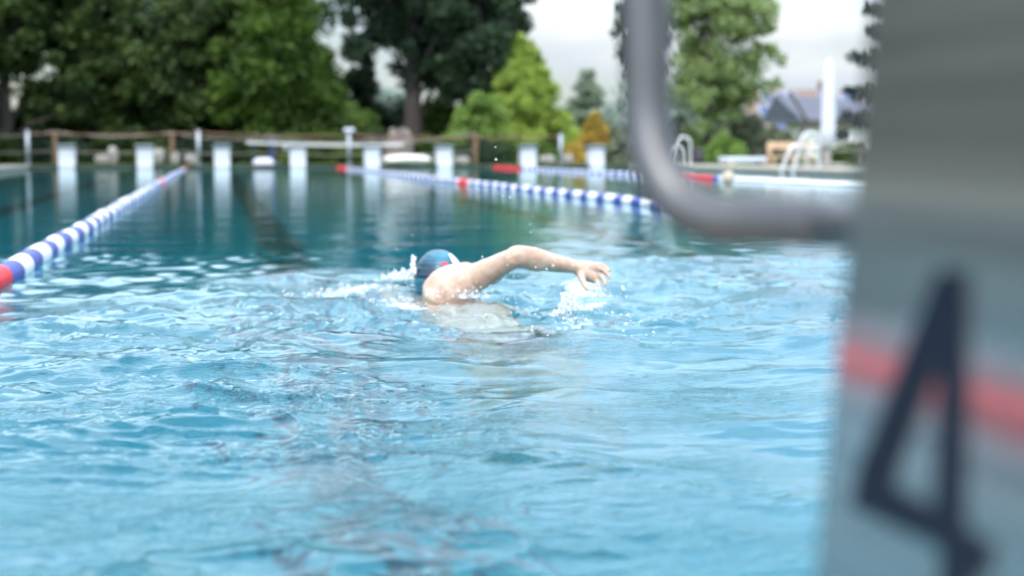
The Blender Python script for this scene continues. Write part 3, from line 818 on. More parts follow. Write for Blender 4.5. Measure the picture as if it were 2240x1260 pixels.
GF = 'hazy trees far beyond the pool grounds'
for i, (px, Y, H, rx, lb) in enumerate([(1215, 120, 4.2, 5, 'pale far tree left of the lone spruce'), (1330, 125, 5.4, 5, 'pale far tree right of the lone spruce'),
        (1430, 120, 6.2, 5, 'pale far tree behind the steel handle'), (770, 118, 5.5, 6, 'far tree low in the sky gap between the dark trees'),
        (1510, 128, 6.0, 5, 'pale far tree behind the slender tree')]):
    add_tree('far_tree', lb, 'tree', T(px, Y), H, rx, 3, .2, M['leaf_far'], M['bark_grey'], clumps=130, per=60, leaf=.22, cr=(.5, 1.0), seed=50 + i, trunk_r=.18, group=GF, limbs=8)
# trees along the left side of the pool (mirrored in the steel panel)
side = None
for i, (X, Y) in enumerate([(-15, 22), (-15.5, 29), (-14.5, 36), (-15, 44), (-11, 52), (-16, 15)]):
    lb = ['side tree second from the near end of the row', 'side tree third in the row left of the pool', 'side tree fourth in the row left of the pool',
          'side tree fifth in the row left of the pool', 'side tree at the far corner of the row left of the pool', 'side tree at the near end of the row left of the pool'][i]
    if side is None:
        side = add_tree('broadleaf_tree', lb, 'tree', (X, Y, DZ), 8.5, 3.9, 3.6, .3, M['leaf_dark'], M['bark'], clumps=200, per=90, leaf=.17, seed=70, group='row of trees beside the left pool edge')
    else:
        c = copy_tree(side); c.location = (X, Y, DZ); c.rotation_euler.z = i * 1.3; c['label'] = lb

hed = None  # bushes added out of view to close bright gaps in the panel's reflection
for i, (X, Y) in enumerate([(-10.5, 18), (-11, 24), (-10.5, 30), (-11, 36), (-10.5, 42), (-11, 13)]):
    lb = 'added out of view bush %s in the low row left of the pool' % ['second', 'third', 'fourth', 'fifth', 'sixth', 'first'][i]
    if hed is None:
        hed = add_tree('added_bush', lb, 'bush', (X, Y, DZ), 3.2, 3.4, 1.6, 0, M['leaf_dark'], M['bark'], shape='bush', clumps=170, per=80, leaf=.14, cr=(.35, .6), seed=120, trunk_r=.05, group='added low row of bushes, out of view beside the left pool edge')
        hed.rotation_euler.z = 1.57
    else:
        c = copy_tree(hed); c.location = (X, Y, DZ); c.rotation_euler.z = 1.57 + (i % 2) * 3.14; c['label'] = lb

# ------------------------------------------------------------------ pool ladders on the right edge
def ladder():
    r = empty('pool_ladder')
    for dy, hh, w_ in ((0, .98, .44), (.75, .70, .44)):
        # arch rises from the water, curves over and lands on the deck (local +x)
        P = [(-.34, dy, -.55), (-.34, dy, -.10), (-.30, dy, .15), (-.20, dy, hh * .55), (-.13, dy, hh * .86)]
        for a in np.linspace(math.pi, 0, 9): P.append((.10 + w_ / 2 * math.cos(a), dy, hh - w_ * .45 + w_ * .45 * math.sin(a)))
        P += [(.10 + w_ / 2, dy, hh * .45), (.10 + w_ / 2, dy, DZ)]
        q, rr_ = catmull([Vector(p) for p in P], [.036] * len(P), 4)
        MB().tube(q, rr_, 10).build('handrail', M['steel'], r, True)
        MB().lathe([(.05, 0), (.05, .012), (.03, .02)], (.10 + w_ / 2, dy, DZ), 12).build('foot_flange', M['steel'], r)
    for z in (-.15, -.40):
        MB().box((-.34, .31, z), (.10, .60, .03), bev=.006).build('tread', M['steel'], r)
    return r
la = ladder(); la.location = (PX1, 34.8, 0); tag(la, 'steel pool ladder with two tall curved handrails beside the parasol', 'ladder', 'pool ladders on the right pool edge')
lb_ = copy_tree(la); lb_.location = (PX1, 44.9, 0); tag(lb_, 'smaller looking pool ladder just inside the curve of the steel handle', 'ladder')

# bin, slab, parasol, tables
def place(px, Y): return Vector((XY(px, Y), Y, DZ))
r = empty('litter_bin', place(1525, 52.2)); tag(r, 'dark cylindrical litter bin at the foot of the slender tree', 'bin')
MB().lathe([(.17, 0), (.18, .02), (.18, .40), (.17, .41)], n=20).build('bin_body', M['bin'], r, True)
MB().lathe([(.195, .41), (.195, .46), (.17, .51), (.10, .55), (.02, .56)], n=20).build('lid', M['bin'], r, True)
r = empty('sunbathing_platform', place(1627, 46.5)); tag(r, 'low pale blue white platform on the right pool edge, left of the timber bench', 'platform')
MB().box((0, 0, .17), (1.45, .9, .16), bev=.03).build('top', M['slab'], r)
for s_ in (-1, 1): MB().box((s_ * .55, 0, .045), (.14, .8, .09), bev=.01).build('leg', M['pale_wood'], r)

UY = 40.6
r = empty('parasol', place(1808, UY)); tag(r, 'tall closed white parasol on a grey pole right of the pool ladder', 'parasol')
ux = r.location.x
zt = Zat(128, ux, UY) - DZ; zb = Zat(322, ux, UY) - DZ
cv = MB(); prof = [(.12, zb), (.20, zb + .04), (.195, zb + .5), (.18, zb + 1.3), (.155, zb + 2.0), (.12, zt - .30), (.07, zt - .04), (.02, zt)]
cv.lathe(prof, n=32)
for v_ in cv.v:
    a = math.atan2(v_.y, v_.x); k = 1 + .13 * math.cos(8 * a + v_.z * .4); v_.x *= k; v_.y *= k
cv.build('canopy', M['canvas'], r, True)
MB().tube([(0, 0, .0), (0, 0, zb + .1)], .032, 10).build('pole', M['dull_steel'], r, True)
MB().box((0, 0, .05), (.75, .75, .10), bev=.02).lathe([(.10, .10), (.09, .42), (.06, .45)], n=14).build('base', M['grey_wood'], r)
MB().lathe([(.02, zt), (.025, zt + .03), (.01, zt + .08)], n=8).build('finial', M['dull_steel'], r)

def table_set(px, Y, w, mat, label, name='picnic_table'):
    r = empty(name, place(px, Y)); tag(r, label, 'table', 'timber tables on the right')
    for k in range(4): MB().box((0, -.30 + k * .2, .70), (w, .18, .045), bev=.008).build('plank', mat, r)
    for s_ in (-1, 1):
        MB().box((s_ * (w / 2 - .15), 0, .34), (.10, .12, .68), bev=.008).box((s_ * (w / 2 - .15), 0, .40), (.08, 1.3, .07), bev=.006).box((s_ * (w / 2 - .15), 0, .04), (.10, 1.2, .08), bev=.006).build('leg', mat, r)
        MB().box((0, s_ * .62, .45), (w, .26, .04), bev=.008).build('seat', mat, r)
    return r
table_set(1842, 42.5, 1.5, M['grey_wood'], 'grey weathered picnic table right of the parasol pole')
table_set(1765, 46.5, 1.3, M['grey_wood'], 'grey picnic table seen between the ladder rails and the parasol')
# pale timber bench
r = empty('timber_bench', place(1724, 43.0)); tag(r, 'pale timber bench with a broad backrest behind the pool ladder', 'bench')
MB().box((0, .12, .60), (1.30, .05, .20), bev=.01).build('backrest', M['pale_wood'], r)
MB().box((0, -.10, .27), (1.30, .42, .05), bev=.01).build('seat', M['pale_wood'], r)
for s_ in (-.58, .0, .58):
    MB().box((s_, .10, .27), (.13, .09, .54), bev=.01).build('leg', M['wood'], r)
    MB().box((s_, -.28, .125), (.10, .08, .25), bev=.01).build('leg', M['wood'], r)

# ------------------------------------------------------------------ house with solar roof
HY = 140.0
r = empty('house', place(1800, HY)); tag(r, 'house with a clay tile roof, solar panels and a grey roofed white annex', 'house')
hx = r.location.x
def HX(px, Y=HY): return XY(px, Y) - hx
def HZ(py, px=1800, Y=HY): return Zat(py, XY(px, Y), Y) - DZ
xl, xr = HX(1648), HX(2010)
ridge = HZ(192); eave = HZ(300)
hd = 9.0
MB().box(((xl + xr) / 2, hd * .5 + 1.0, eave / 2), (xr - xl - 1, hd - .6, eave)).build('wall', M['annex_wall'], r)
rf = MB()
rf.add([(xl, 0, eave - .1), (xr, 0, eave - .1), (xr, hd / 2, ridge), (xl, hd / 2, ridge), (xl, hd + 1, eave - .1), (xr, hd + 1, eave - .1),
        (xl, 0, eave - .4), (xr, 0, eave - .4), (xl, hd + 1, eave - .4), (xr, hd + 1, eave - .4)],
       [(0, 1, 2, 3), (3, 2, 5, 4), (0, 6, 7, 1), (4, 5, 9, 8), (0, 3, 4, 8, 6), (1, 7, 9, 5, 2), (6, 8, 9, 7)])
roof = rf.build('roof', M['tiles'], r)
ch = MB().box((HX(1832), hd / 2, ridge + .25), (.7, .7, 1.2), bev=.03).build('chimney', M['tiles'], roof)
slope = math.atan2(ridge - eave + .1, hd / 2)
def panel(pxa, pxb, pya, pyb):
    # panel lying on the front roof slope between two image rows (used only to size it)
    xa, xb = HX(pxa), HX(pxb)
    ta = (HZ(pyb) - eave + .1) / (ridge - eave + .1); tb = (HZ(pya) - eave + .1) / (ridge - eave + .1)
    def P(x, t, up): return (x, hd / 2 * t - up * math.sin(slope), eave - .1 + (ridge - eave + .1) * t + up * math.cos(slope))
    vs = [P(xa, ta, .12), P(xb, ta, .12), P(xb, tb, .12), P(xa, tb, .12), P(xa, ta, .03), P(xb, ta, .03), P(xb, tb, .03), P(xa, tb, .03)]
    fs = [(0, 1, 2, 3), (4, 7, 6, 5), (0, 4, 5, 1), (1, 5, 6, 2), (2, 6, 7, 3), (3, 7, 4, 0)]
    fr = mesh_obj('solar_panel', vs, fs, M['solar_frame'], roof)
    nx = max(1, round(abs(xb - xa) / 1.05)); g = MB()
    for i in range(nx):
        u0 = xa + (xb - xa) * (i + .06) / nx; u1 = xa + (xb - xa) * (i + .94) / nx
        t0 = ta + (tb - ta) * .05; t1 = ta + (tb - ta) * .95
        g.add([P(u0, t0, .124), P(u1, t0, .124), P(u1, t1, .124), P(u0, t1, .124)], [(0, 1, 2, 3)])
    for v_, f_ in ((g.v, g.f),): mesh_obj('solar_cells', v_, f_, M['solar'], roof)
panel(1690, 1716, 200, 224); panel(1726, 1770, 199, 226); panel(1818, 1862, 199, 226); panel(1676, 1726, 230, 262); panel(1700, 1728, 268, 286); panel(1868, 1900, 201, 228)
# annex in front
ay = HY - 12
ax0, ax1 = XY(1738, ay) - hx, XY(1990, ay) - hx
ae = HZ(262, 1800, ay); ar = HZ(222, 1800, ay)
MB().box(((ax0 + ax1) / 2 + .4, -9.0, ae / 2), (ax1 - ax0 - 1.6, 5.0, ae)).build('annex_wall', M['render_wall'], r)
rf = MB(); o1 = HX(1735)
rf.add([(ax0 + .3, -12.2, ae), (ax1 + .5, -12.2, ae), (ax1 - 2, -9, ar + .1), (ax0 - .9, -9, ar + .7), (ax0 - .9 + .1, -5.8, ae), (ax1 + .5, -5.8, ae),
        (ax0 + .3, -12.2, ae - .25), (ax1 + .5, -12.2, ae - .25), (ax0 - .8, -5.8, ae - .25), (ax1 + .5, -5.8, ae - .25)],
       [(0, 1, 2, 3), (3, 2, 5, 4), (1, 5, 2), (0, 3, 4), (6, 8, 9, 7), (0, 6, 7, 1), (4, 5, 9, 8), (0, 4, 8, 6), (1, 7, 9, 5)])
rf.build('annex_roof', M['slate'], r)
MB().box(((ax0 + ax1) / 2 + .4, -12.24, ae - .28), (ax1 - ax0, .12, .5)).build('fascia', M['fascia'], r)
MB().tube([(ax0 - .75, -12.3, ar + .8), (ax0 + .9, -12.3, ae - .1), (ax0 + .1, -12.1, ae - 2.0)], .14, 6).build('verge_board', M['fascia'], r)
fy = -11.55
for px in (1831, 1852):
    xw = XY(px, ay) - hx; zt_, zb_ = HZ(284, 1800, ay), HZ(307, 1800, ay)
    w_ = MB().box((xw, fy, (zt_ + zb_) / 2), (.62, .10, zt_ - zb_), bev=.01).build('window', M['win_glass'], r)
    for s_ in (-1, 1): MB().box((xw + s_ * .46, fy - .02, (zt_ + zb_) / 2), (.30, .06, zt_ - zb_ + .05), bev=.01).build('shutter', M['shutter'], w_)
    MB().box((xw, fy - .06, zb_ - .08), (1.3, .2, .09)).build('sill', M['shutter'], w_)

# ------------------------------------------------------------------ steel starting block right beside the camera
PXP = .30
def plate_mat():
    m, nt = new_mat('brushed_stainless'); l = nt.links.new
    out = N(nt, 'ShaderNodeOutputMaterial'); b = N(nt, 'ShaderNodeBsdfPrincipled')
    b.inputs['Metallic'].default_value = .8
    tc = N(nt, 'ShaderNodeTexCoord'); mp = N(nt, 'ShaderNodeMapping'); mp.inputs['Scale'].default_value = (8, 2.2, 120)
    n1 = N(nt, 'ShaderNodeTexNoise'); n1.inputs['Scale'].default_value = 1.0; n1.inputs['Detail'].default_value = 5
    l(tc.outputs['Object'], mp.inputs['Vector']); l(mp.outputs[0], n1.inputs['Vector'])
    l(ramp(nt, n1.outputs['Fac'], [(.35, (.33, .335, .335)), (.65, (.47, .475, .475))]), b.inputs['Base Color'])
    l(ramp(nt, n1.outputs['Fac'], [(.3, (.09,) * 3), (.7, (.15,) * 3)]), b.inputs['Roughness'])
    bp = N(nt, 'ShaderNodeBump'); bp.inputs['Distance'].default_value = .00004; bp.inputs['Strength'].default_value = 1
    l(n1.outputs['Fac'], bp.inputs['Height']); l(bp.outputs[0], b.inputs['Normal'])
    l(b.outputs[0], out.inputs['Surface']); return m
M['plate'] = plate_mat()
def on_plate(px, py): return WX(px, py, PXP)
sbk = empty('starting_block', (PXP, .75, DZ))
tag(sbk, 'large blurred brushed steel starting block right of the camera marked with a dark 4', 'starting block')
def loc(p): return Vector(p) - Vector(sbk.location)
e_top, e_mid, e_bot = on_plate(1912, -40), on_plate(1884, 430), on_plate(1782, 1262)
lean = (e_top.y - e_bot.y) / (e_top.z - e_bot.z)
yb = e_bot.y + lean * (DZ - e_bot.z) - .75; yt = e_bot.y + lean * (.80 - e_bot.z) - .75
yback = -.52
prof = [(yb, 0), (yt, .68), (yback + .04, .68), (yback, 0)]
MB().prism(prof, 0, .5).build('body', M['plate'], sbk)
MB().box((.25, (yt + yback) / 2 - .02, .705), (.56, yt - yback + .12, .045), bev=.01).build('platform', M['grey_top'], sbk)
# lane number, a 2 mm proud print
st = MB()
def stroke(a, b, w):
    a, b = on_plate(*a), on_plate(*b); d_ = (b - a).normalized(); s_ = Vector((0, -d_.z, d_.y)) * w / 2
    q = [a - s_, b - s_, b + s_, a + s_]
    q = [loc(p) for p in q]
    x_ = [Vector((-.002, p.y, p.z)) for p in q] + [Vector((-.0002, p.y, p.z)) for p in q]
    return x_
def outline4():
    # numeral 4 as one polygon with a triangular counter, drawn on the panel in (px,py) reference points
    outer = [(2058, 590), (2118, 592), (2108, 1150), (2168, 1188), (2164, 1262), (2130, 1244), (2128, 1420), (2058, 1390), (2064, 1196), (1872, 1108), (1882, 1030)]
    inner = [(2062, 770), (1948, 1060), (2050, 1112)]
    return outer, inner
out4, inn4 = outline4()
import bmesh
bm = bmesh.new()
def addloop(pts):
    vs = []
    for p in pts:
        q = loc(on_plate(*p)); vs.append(bm.verts.new((-.002, q.y, q.z)))
    return [bm.edges.new((vs[i], vs[(i + 1) % len(vs)])) for i in range(len(vs))]
ed = addloop(out4) + addloop(inn4)
g_ = bmesh.ops.triangle_fill(bm, use_beauty=True, use_dissolve=False, edges=ed)
ex = bmesh.ops.extrude_face_region(bm, geom=list(bm.faces))
for v_ in ex['geom']:
    if isinstance(v_, bmesh.types.BMVert): v_.co.x = -.0001
bmesh.ops.recalc_face_normals(bm, faces=list(bm.faces))
me = bpy.data.meshes.new('lane_number'); bm.to_mesh(me); bm.free(); me.materials.append(M['navy_print'])
o = link(bpy.data.objects.new('lane_number', me)); o.parent = sbk
# grab handle: leaves the body, runs out over the water, turns up
c_r = on_plate(1905, 494) + Vector((.03, 0, 0)); HK = .725
Zc = 1.28
hp_ = [c_r, W(1850, 490, 1.13 * HK), W(1760, 486, 1.17 * HK), W(1650, 482, 1.205 * HK), W(1562, 477, 1.225 * HK), W(1482, 438, 1.245 * HK), W(1434, 355, 1.26 * HK), W(1419, 250, 1.27 * HK), W(1416, 120, 1.27 * HK), W(1412, 0, 1.27 * HK), W(1410, -150, 1.27 * HK)]
top = hp_[-1]
hp_ += [top + Vector((.01, -.03, .05)), Vector((PXP + .03, yt + .75 - .02, top.z + .07))]
q, rr_ = catmull([loc(p) for p in hp_], [.0150] * len(hp_), 8)
MB().tube(q, rr_, 18).build('grab_handle', M['handle'], sbk, True)
h2 = [Vector((.5 - p.x, p.y, p.z)) for p in q]
MB().tube(h2, rr_, 18).build('grab_handle', M['handle'], sbk, True)

# ------------------------------------------------------------------ swimmers
def skin_mat(name, a, b_):
    m, nt = new_mat(name); l = nt.links.new
    out = N(nt, 'ShaderNodeOutputMaterial'); b = N(nt, 'ShaderNodeBsdfPrincipled')
    b.inputs['Roughness'].default_value = .40; b.inputs['Subsurface Weight'].default_value = .06
    b.inputs['Subsurface Radius'].default_value = (.02, .008, .004); b.inputs['Subsurface Scale'].default_value = .5
    b.inputs['Coat Weight'].default_value = .5; b.inputs['Coat Roughness'].default_value = .08
    tc = N(nt, 'ShaderNodeTexCoord'); n1 = N(nt, 'ShaderNodeTexNoise'); n1.inputs['Scale'].default_value = 14; n1.inputs['Detail'].default_value = 8; n1.inputs['Roughness'].default_value = .62
    l(tc.outputs['Object'], n1.inputs['Vector']); l(ramp(nt, n1.outputs['Fac'], [(.36, a), (.62, b_)]), b.inputs['Base Color'])
    n2 = N(nt, 'ShaderNodeTexNoise'); n2.inputs['Scale'].default_value = 70
    l(tc.outputs['Object'], n2.inputs['Vector'])
    bp = N(nt, 'ShaderNodeBump'); bp.inputs['Distance'].default_value = .0022; l(n2.outputs['Fac'], bp.inputs['Height']); l(bp.outputs[0], b.inputs['Normal'])
    l(b.outputs[0], out.inputs['Surface']); return m
M['skin'] = skin_mat('wet_skin', (.43, .27, .18), (.61, .43, .315))
def body_from(parts, name, mat, voxel, smooth_it, parent=None):
    """parts: list of (points, radii, flatten matrix or None) merged to one continuous surface"""
    b = MB()
    for pts, rad in parts:
        P, R_ = catmull(pts, rad, 6)
        # rounded ends
        d0 = (P[0] - P[1]).normalized(); d1 = (P[-1] - P[-2]).normalized()
        A = [P[0] + d0 * R_[0] * math.sin(t) for t in (1.45, 1.0, .5)]; AR = [R_[0] * math.cos(t) for t in (1.45, 1.0, .5)]
        B = [P[-1] + d1 * R_[-1] * math.sin(t) for t in (.5, 1.0, 1.45)]; BR = [R_[-1] * math.cos(t) for t in (.5, 1.0, 1.45)]
        b.tube(A + P + B, AR + R_ + BR, 18)
    o = b.build(name, mat, None, True)
    md = o.modifiers.new('r', 'REMESH'); md.mode = 'VOXEL'; md.voxel_size = voxel; md.use_smooth_shade = True
    ms = o.modifiers.new('s', 'SMOOTH'); ms.factor = .5; ms.iterations = smooth_it
    dg = bpy.context.evaluated_depsgraph_get()
    me = bpy.data.meshes.new_from_object(o.evaluated_get(dg))
    old = o.data; o.modifiers.clear(); o.data = me; bpy.data.meshes.remove(old)
    me.polygons.foreach_set('use_smooth', [True] * len(me.polygons))
    if parent: o.parent = parent
    return o
sh = W(1022, 614, 5.20)                       # right shoulder
el = W(1122, 566, 5.02)
el2 = W(1135, 562, 5.03)
wr = W(1256, 583, 5.14)
neck = Vector((.800, 5.27, .010)); hd_ = W(960, 600, 5.36)
lsh = Vector((.655, 5.22, -.115))
parts = [
    ([sh, sh.lerp(el, .35) + Vector((0, 0, -.004)), sh.lerp(el, .75), el], [.056, .046, .038, .034]),
    ([el, el2, el2.lerp(wr, .28) + Vector((0, 0, .003)), el2.lerp(wr, .65), wr], [.036, .039, .038, .030, .0235]),
    # triceps, biceps, deltoid, forearm muscle and elbow point
    ([sh.lerp(el, .15) + Vector((.0, -.012, .014)), sh.lerp(el, .42) + Vector((0, -.012, .012)), sh.lerp(el, .72) + Vector((0, -.006, .006))], [.030, .034, .022]),
    ([sh.lerp(el, .22) + Vector((.012, .004, -.018)), sh.lerp(el, .5) + Vector((.012, .006, -.016)), sh.lerp(el, .78) + Vector((.006, .004, -.008))], [.028, .033, .022]),
    ([sh + Vector((-.03, .004, .022)), sh + Vector((.006, -.01, .016)), sh.lerp(el, .28) + Vector((0, -.004, .010))], [.040, .046, .030]),
    ([el + Vector((.004, -.016, .010)), el2 + Vector((.006, -.014, .012))], [.022, .020]),
    ([el2.lerp(wr, .06) + Vector((0, -.006, -.008)), el2.lerp(wr, .3) + Vector((0, -.004, -.010)), el2.lerp(wr, .62) + Vector((0, 0, -.004))], [.026, .030, .018]),
    # shoulder cap, blade, neck, girdle
    ([sh + Vector((-.012, -.01, .0)), sh + Vector((-.08, -.03, -.035)), Vector((.80, 5.17, -.035)), lsh], [.066, .080, .085, .065]),
    ([neck + Vector((0, -.08, -.02)), neck, hd_ + Vector((0, 0, -.02))], [.06, .055, .052]),
    ([Vector((.835, 5.12, -.085)), Vector((.86, 4.92, -.150)), Vector((.88, 4.65, -.23)), Vector((.895, 4.44, -.34))], [.095, .098, .085, .095]),
    ([Vector((.735, 5.12, -.075)), Vector((.745, 4.92, -.150)), Vector((.77, 4.65, -.24)), Vector((.785, 4.44, -.35))], [.09, .095, .085, .095]),
    # legs kicking
    ([Vector((.91, 4.43, -.37)), Vector((.93, 4.27, -.56)), Vector((.94, 4.16, -.74)), Vector((.95, 4.04, -.94)), Vector((.955, 3.95, -1.10)), Vector((.955, 3.90, -1.20))], [.098, .080, .058, .055, .038, .026]),
    ([Vector((.775, 4.43, -.38)), Vector((.77, 4.31, -.59)), Vector((.77, 4.23, -.78)), Vector((.78, 4.14, -.99)), Vector((.79, 4.08, -1.15)), Vector((.80, 4.05, -1.25))], [.098, .080, .058, .055, .038, .026]),
    # leading left arm under water
    ([lsh, Vector((.62, 5.45, -.17)), Vector((.62, 5.55, -.18)), Vector((.63, 5.80, -.16)), Vector((.64, 5.88, -.155)), Vector((.645, 5.98, -.16))], [.056, .045, .040, .026, .034, .018]),
]
# trailing hand: palm and five separate fingers
pal_c = W(1288, 594, 5.17)
u = (W(1320, 603, 5.20) - wr).normalized()
parts.append(([wr, wr.lerp(pal_c, .5) + Vector((0, 0, .004)), W(1293, 588, 5.17)], [.0235, .025, .026]))
parts.append(([wr + Vector((.006, 0, -.004)), W(1280, 598, 5.155), W(1297, 606, 5.165)], [.021, .024, .021]))
fing = [  # base, knuckle, mid, tip with radii
    ([W(1290, 582, 5.18), W(1309, 579, 5.21), W(1322, 583, 5.22), W(1334, 592, 5.21)], [.0115, .0090, .0080, .0062]),
    ([W(1293, 588, 5.175), W(1313, 590, 5.20), W(1325, 597, 5.20), W(1334, 608, 5.18)], [.0115, .0092, .0082, .0064]),
    ([W(1294, 596, 5.165), W(1311, 602, 5.18), W(1320, 612, 5.17), W(1325, 623, 5.15)], [.0112, .0088, .0078, .0062]),
    ([W(1291, 604, 5.155), W(1303, 613, 5.155), W(1309, 623, 5.14), W(1310, 633, 5.12)], [.0100, .0078, .0070, .0056]),
    ([W(1268, 594, 5.145), W(1273, 609, 5.12), W(1278, 621, 5.11), W(1284, 633, 5.10)], [.0150, .0125, .0100, .0074]),
]
parts += fing
# feet
parts += [([Vector((.955, 3.90, -1.20)), Vector((.955, 3.86, -1.28)), Vector((.955, 3.84, -1.36))], [.03, .034, .02]),
          ([Vector((.80, 4.05, -1.25)), Vector((.80, 4.02, -1.33)), Vector((.80, 4.01, -1.41))], [.03, .034, .02])]
# head with face turned down and left, ears, nose, chin
fd = Vector((-.35, .55, -.75)).normalized(); side_ = fd.cross(Vector((0, 0, 1))).normalized(); upv = side_.cross(fd).normalized()
parts += [([hd_ - upv * .022, hd_ + fd * .03 - upv * .03], [.068, .064]),
          ([hd_ + fd * .045 - upv * .045, hd_ + fd * .055 - upv * .075], [.045, .032]),
          ([hd_ + fd * .092 - upv * .005, hd_ + fd * .108 - upv * .026, hd_ + fd * .098 - upv * .034], [.010, .013, .009]),
          ([hd_ + fd * .088 + side_ * .028 + upv * .002, hd_ + fd * .088 - side_ * .028 + upv * .002], [.012, .012]),
          ([hd_ + fd * .092 + side_ * .018 - upv * .055, hd_ + fd * .092 - side_ * .018 - upv * .055], [.010, .010])]
for s_ in (-1, 1):
    parts.append(([hd_ + side_ * s_ * .078 - upv * .005, hd_ + side_ * s_ * .084 - upv * .035], [.012, .009]))
person = body_from(parts, 'person', M['skin'], .0042, 3)
tag(person, 'front crawl swimmer in a teal cap with the right arm swung out over the water', 'person')
tk = MB()
for xo, la_, lb2 in ((.9, Vector((.905, 4.52, -.28)), Vector((.92, 4.33, -.50))), (.78, Vector((.78, 4.52, -.29)), Vector((.772, 4.35, -.53)))):
    tk.tube([la_, la_.lerp(lb2, .5), lb2], [.104, .108, .094], 20, False)
M['trunks'] = simple('dark_blue_trunks', (.015, .08, .14), .7, var=.1)
tk.build('swim_trunks', M['trunks'], person, True)
# swim cap
def cap_mat():
    m, nt = new_mat('teal_silicone_cap'); l = nt.links.new
    out = N(nt, 'ShaderNodeOutputMaterial'); b = N(nt, 'ShaderNodeBsdfPrincipled'); b.inputs['Roughness'].default_value = .35
    tc = N(nt, 'ShaderNodeTexCoord'); n1 = N(nt, 'ShaderNodeTexNoise'); n1.inputs['Scale'].default_value = 12
    mp = N(nt, 'ShaderNodeMapping'); mp.inputs['Scale'].default_value = (.5, .5, 3.2); mp.inputs['Rotation'].default_value = (.3, .35, 0)
    l(tc.outputs['Object'], mp.inputs['Vector']); l(mp.outputs[0], n1.inputs['Vector'])
    l(ramp(nt, n1.outputs['Fac'], [(.35, (.008, .035, .06)), (.5, (.018, .10, .16)), (.65, (.035, .20, .29))]), b.inputs['Base Color'])
    bp = N(nt, 'ShaderNodeBump'); bp.inputs['Distance'].default_value = .010; l(n1.outputs['Fac'], bp.inputs['Height']); l(bp.outputs[0], b.inputs['Normal'])
    l(b.outputs[0], out.inputs['Surface']); return m
M['cap'] = cap_mat()
def cap_pt(th, ph, k=1.0, lift=0):
    """th around, ph from crown; axis of the cap points up-left of the crown"""
    ax = Vector((-.02, .10, 1.0)).normalized(); a1 = ax.cross(Vector((0, 1, 0))).normalized(); a2 = a1.cross(ax).normalized()
    rx_, ry_, rz_ = .086 * k, .106 * k, .104 * k
    w_ = 1 + .018 * math.sin(7 * ph + 2 * th) * math.sin(ph)
    return hd_ + Vector((0, 0, -.018)) + (a1 * math.cos(th) * rx_ + a2 * math.sin(th) * ry_) * math.sin(ph) * w_ + ax * math.cos(ph) * (rz_ + lift)
def cap_patch(name, th0, th1, ph0, ph1, k, mat, nt_=24, np_=14, shape=None):
    vs = []; fs = []
    for j in range(np_ + 1):
        for i in range(nt_ + 1):
            a = i / nt_; b_ = j / np_
            if shape: a, b_ = shape(a, b_)
            vs.append(cap_pt(th0 + (th1 - th0) * a, ph0 + (ph1 - ph0) * b_, k))
    for j in range(np_):
        for i in range(nt_):
            q_ = j * (nt_ + 1) + i; fs.append((q_, q_ + nt_ + 1, q_ + nt_ + 2, q_ + 1))
    o = mesh_obj(name, vs, fs, mat, person, True)
    sl = o.modifiers.new('t', 'SOLIDIFY'); sl.thickness = .0012
    return o
cap_o = cap_patch('swim_cap', 0, 2 * math.pi, 0.001, 2.05, 1.0, M['cap'], 64, 30)
ell = lambda a, b_: (.5 + (a - .5) * math.sqrt(max(.02, 1 - (2 * b_ - 1) ** 2)), b_)
# th: a1 = ax x Y -> -X ; th=0 is -X side; th = -pi/2.. towards the camera
M['cap_white'] = simple('white_cap_print', (.85, .88, .88), .4, var=.04)
M['cap_red'] = simple('red_cap_print', (.62, .04, .07), .4, var=.08)
M['cap_dark'] = simple('dark_goggle_strap', (.015, .03, .06), .4, var=.1)
TH0 = math.atan2(-1, 0)
def towards(angle):      # angle measured from camera side towards +X
    return -math.pi / 2 - angle
cap_patch('cap_print', towards(.55), towards(1.25), .55, 1.25, 1.012, M['cap_white'], shape=ell)
cap_patch('cap_print', towards(-.05), towards(.30), .98, 1.10, 1.012, M['cap_red'], shape=ell)
cap_patch('cap_print', towards(-.75), towards(-.05), 1.16, 1.34, 1.010, M['cap_dark'], shape=lambda a, b_: (a, b_ * .5 + .5 * (1 - a)))
cap_patch('goggle_strap', -math.pi, math.pi, 1.40, 1.50, 1.018, M['cap_dark'], 60, 4)

# second swimmer: only the head shows in the far lane
b2 = WY(1593, 398, 23.6); b2.z = 0
parts2 = [([b2 + Vector((0, 0, .06)), b2 + Vector((0, .02, .11))], [.078, .082]),
          ([b2 + Vector((0, 0, .07)), b2 + Vector((0, 0, -.10))], [.058, .066]),
          ([b2 + Vector((-.19, 0, -.10)), b2 + Vector((0, 0, -.07)), b2 + Vector((.19, 0, -.10))], [.065, .08, .065]),
          ([b2 + Vector((0, 0, -.15)), b2 + Vector((0, -.10, -.4)), b2 + Vector((0, -.2, -.62))], [.14, .12, .13]),
          ([b2 + Vector((-.19, 0, -.10)), b2 + Vector((-.32, .1, -.22)), b2 + Vector((-.3, .32, -.2))], [.05, .04, .03]),
          ([b2 + Vector((.19, 0, -.10)), b2 + Vector((.32, .1, -.22)), b2 + Vector((.3, .32, -.2))], [.05, .04, .03]),
          ([b2 + Vector((-.09, -.2, -.65)), b2 + Vector((-.1, -.35, -1.0)), b2 + Vector((-.1, -.6, -1.3))], [.08, .06, .04]),
          ([b2 + Vector((.09, -.2, -.65)), b2 + Vector((.1, -.25, -1.05)), b2 + Vector((.1, -.5, -1.4))], [.08, .06, .04]),
          ([b2 + Vector((-.082, 0, .085)), b2 + Vector((-.088, 0, .06))], [.012, .009]),
          ([b2 + Vector((.082, 0, .085)), b2 + Vector((.088, 0, .06))], [.012, .009])]
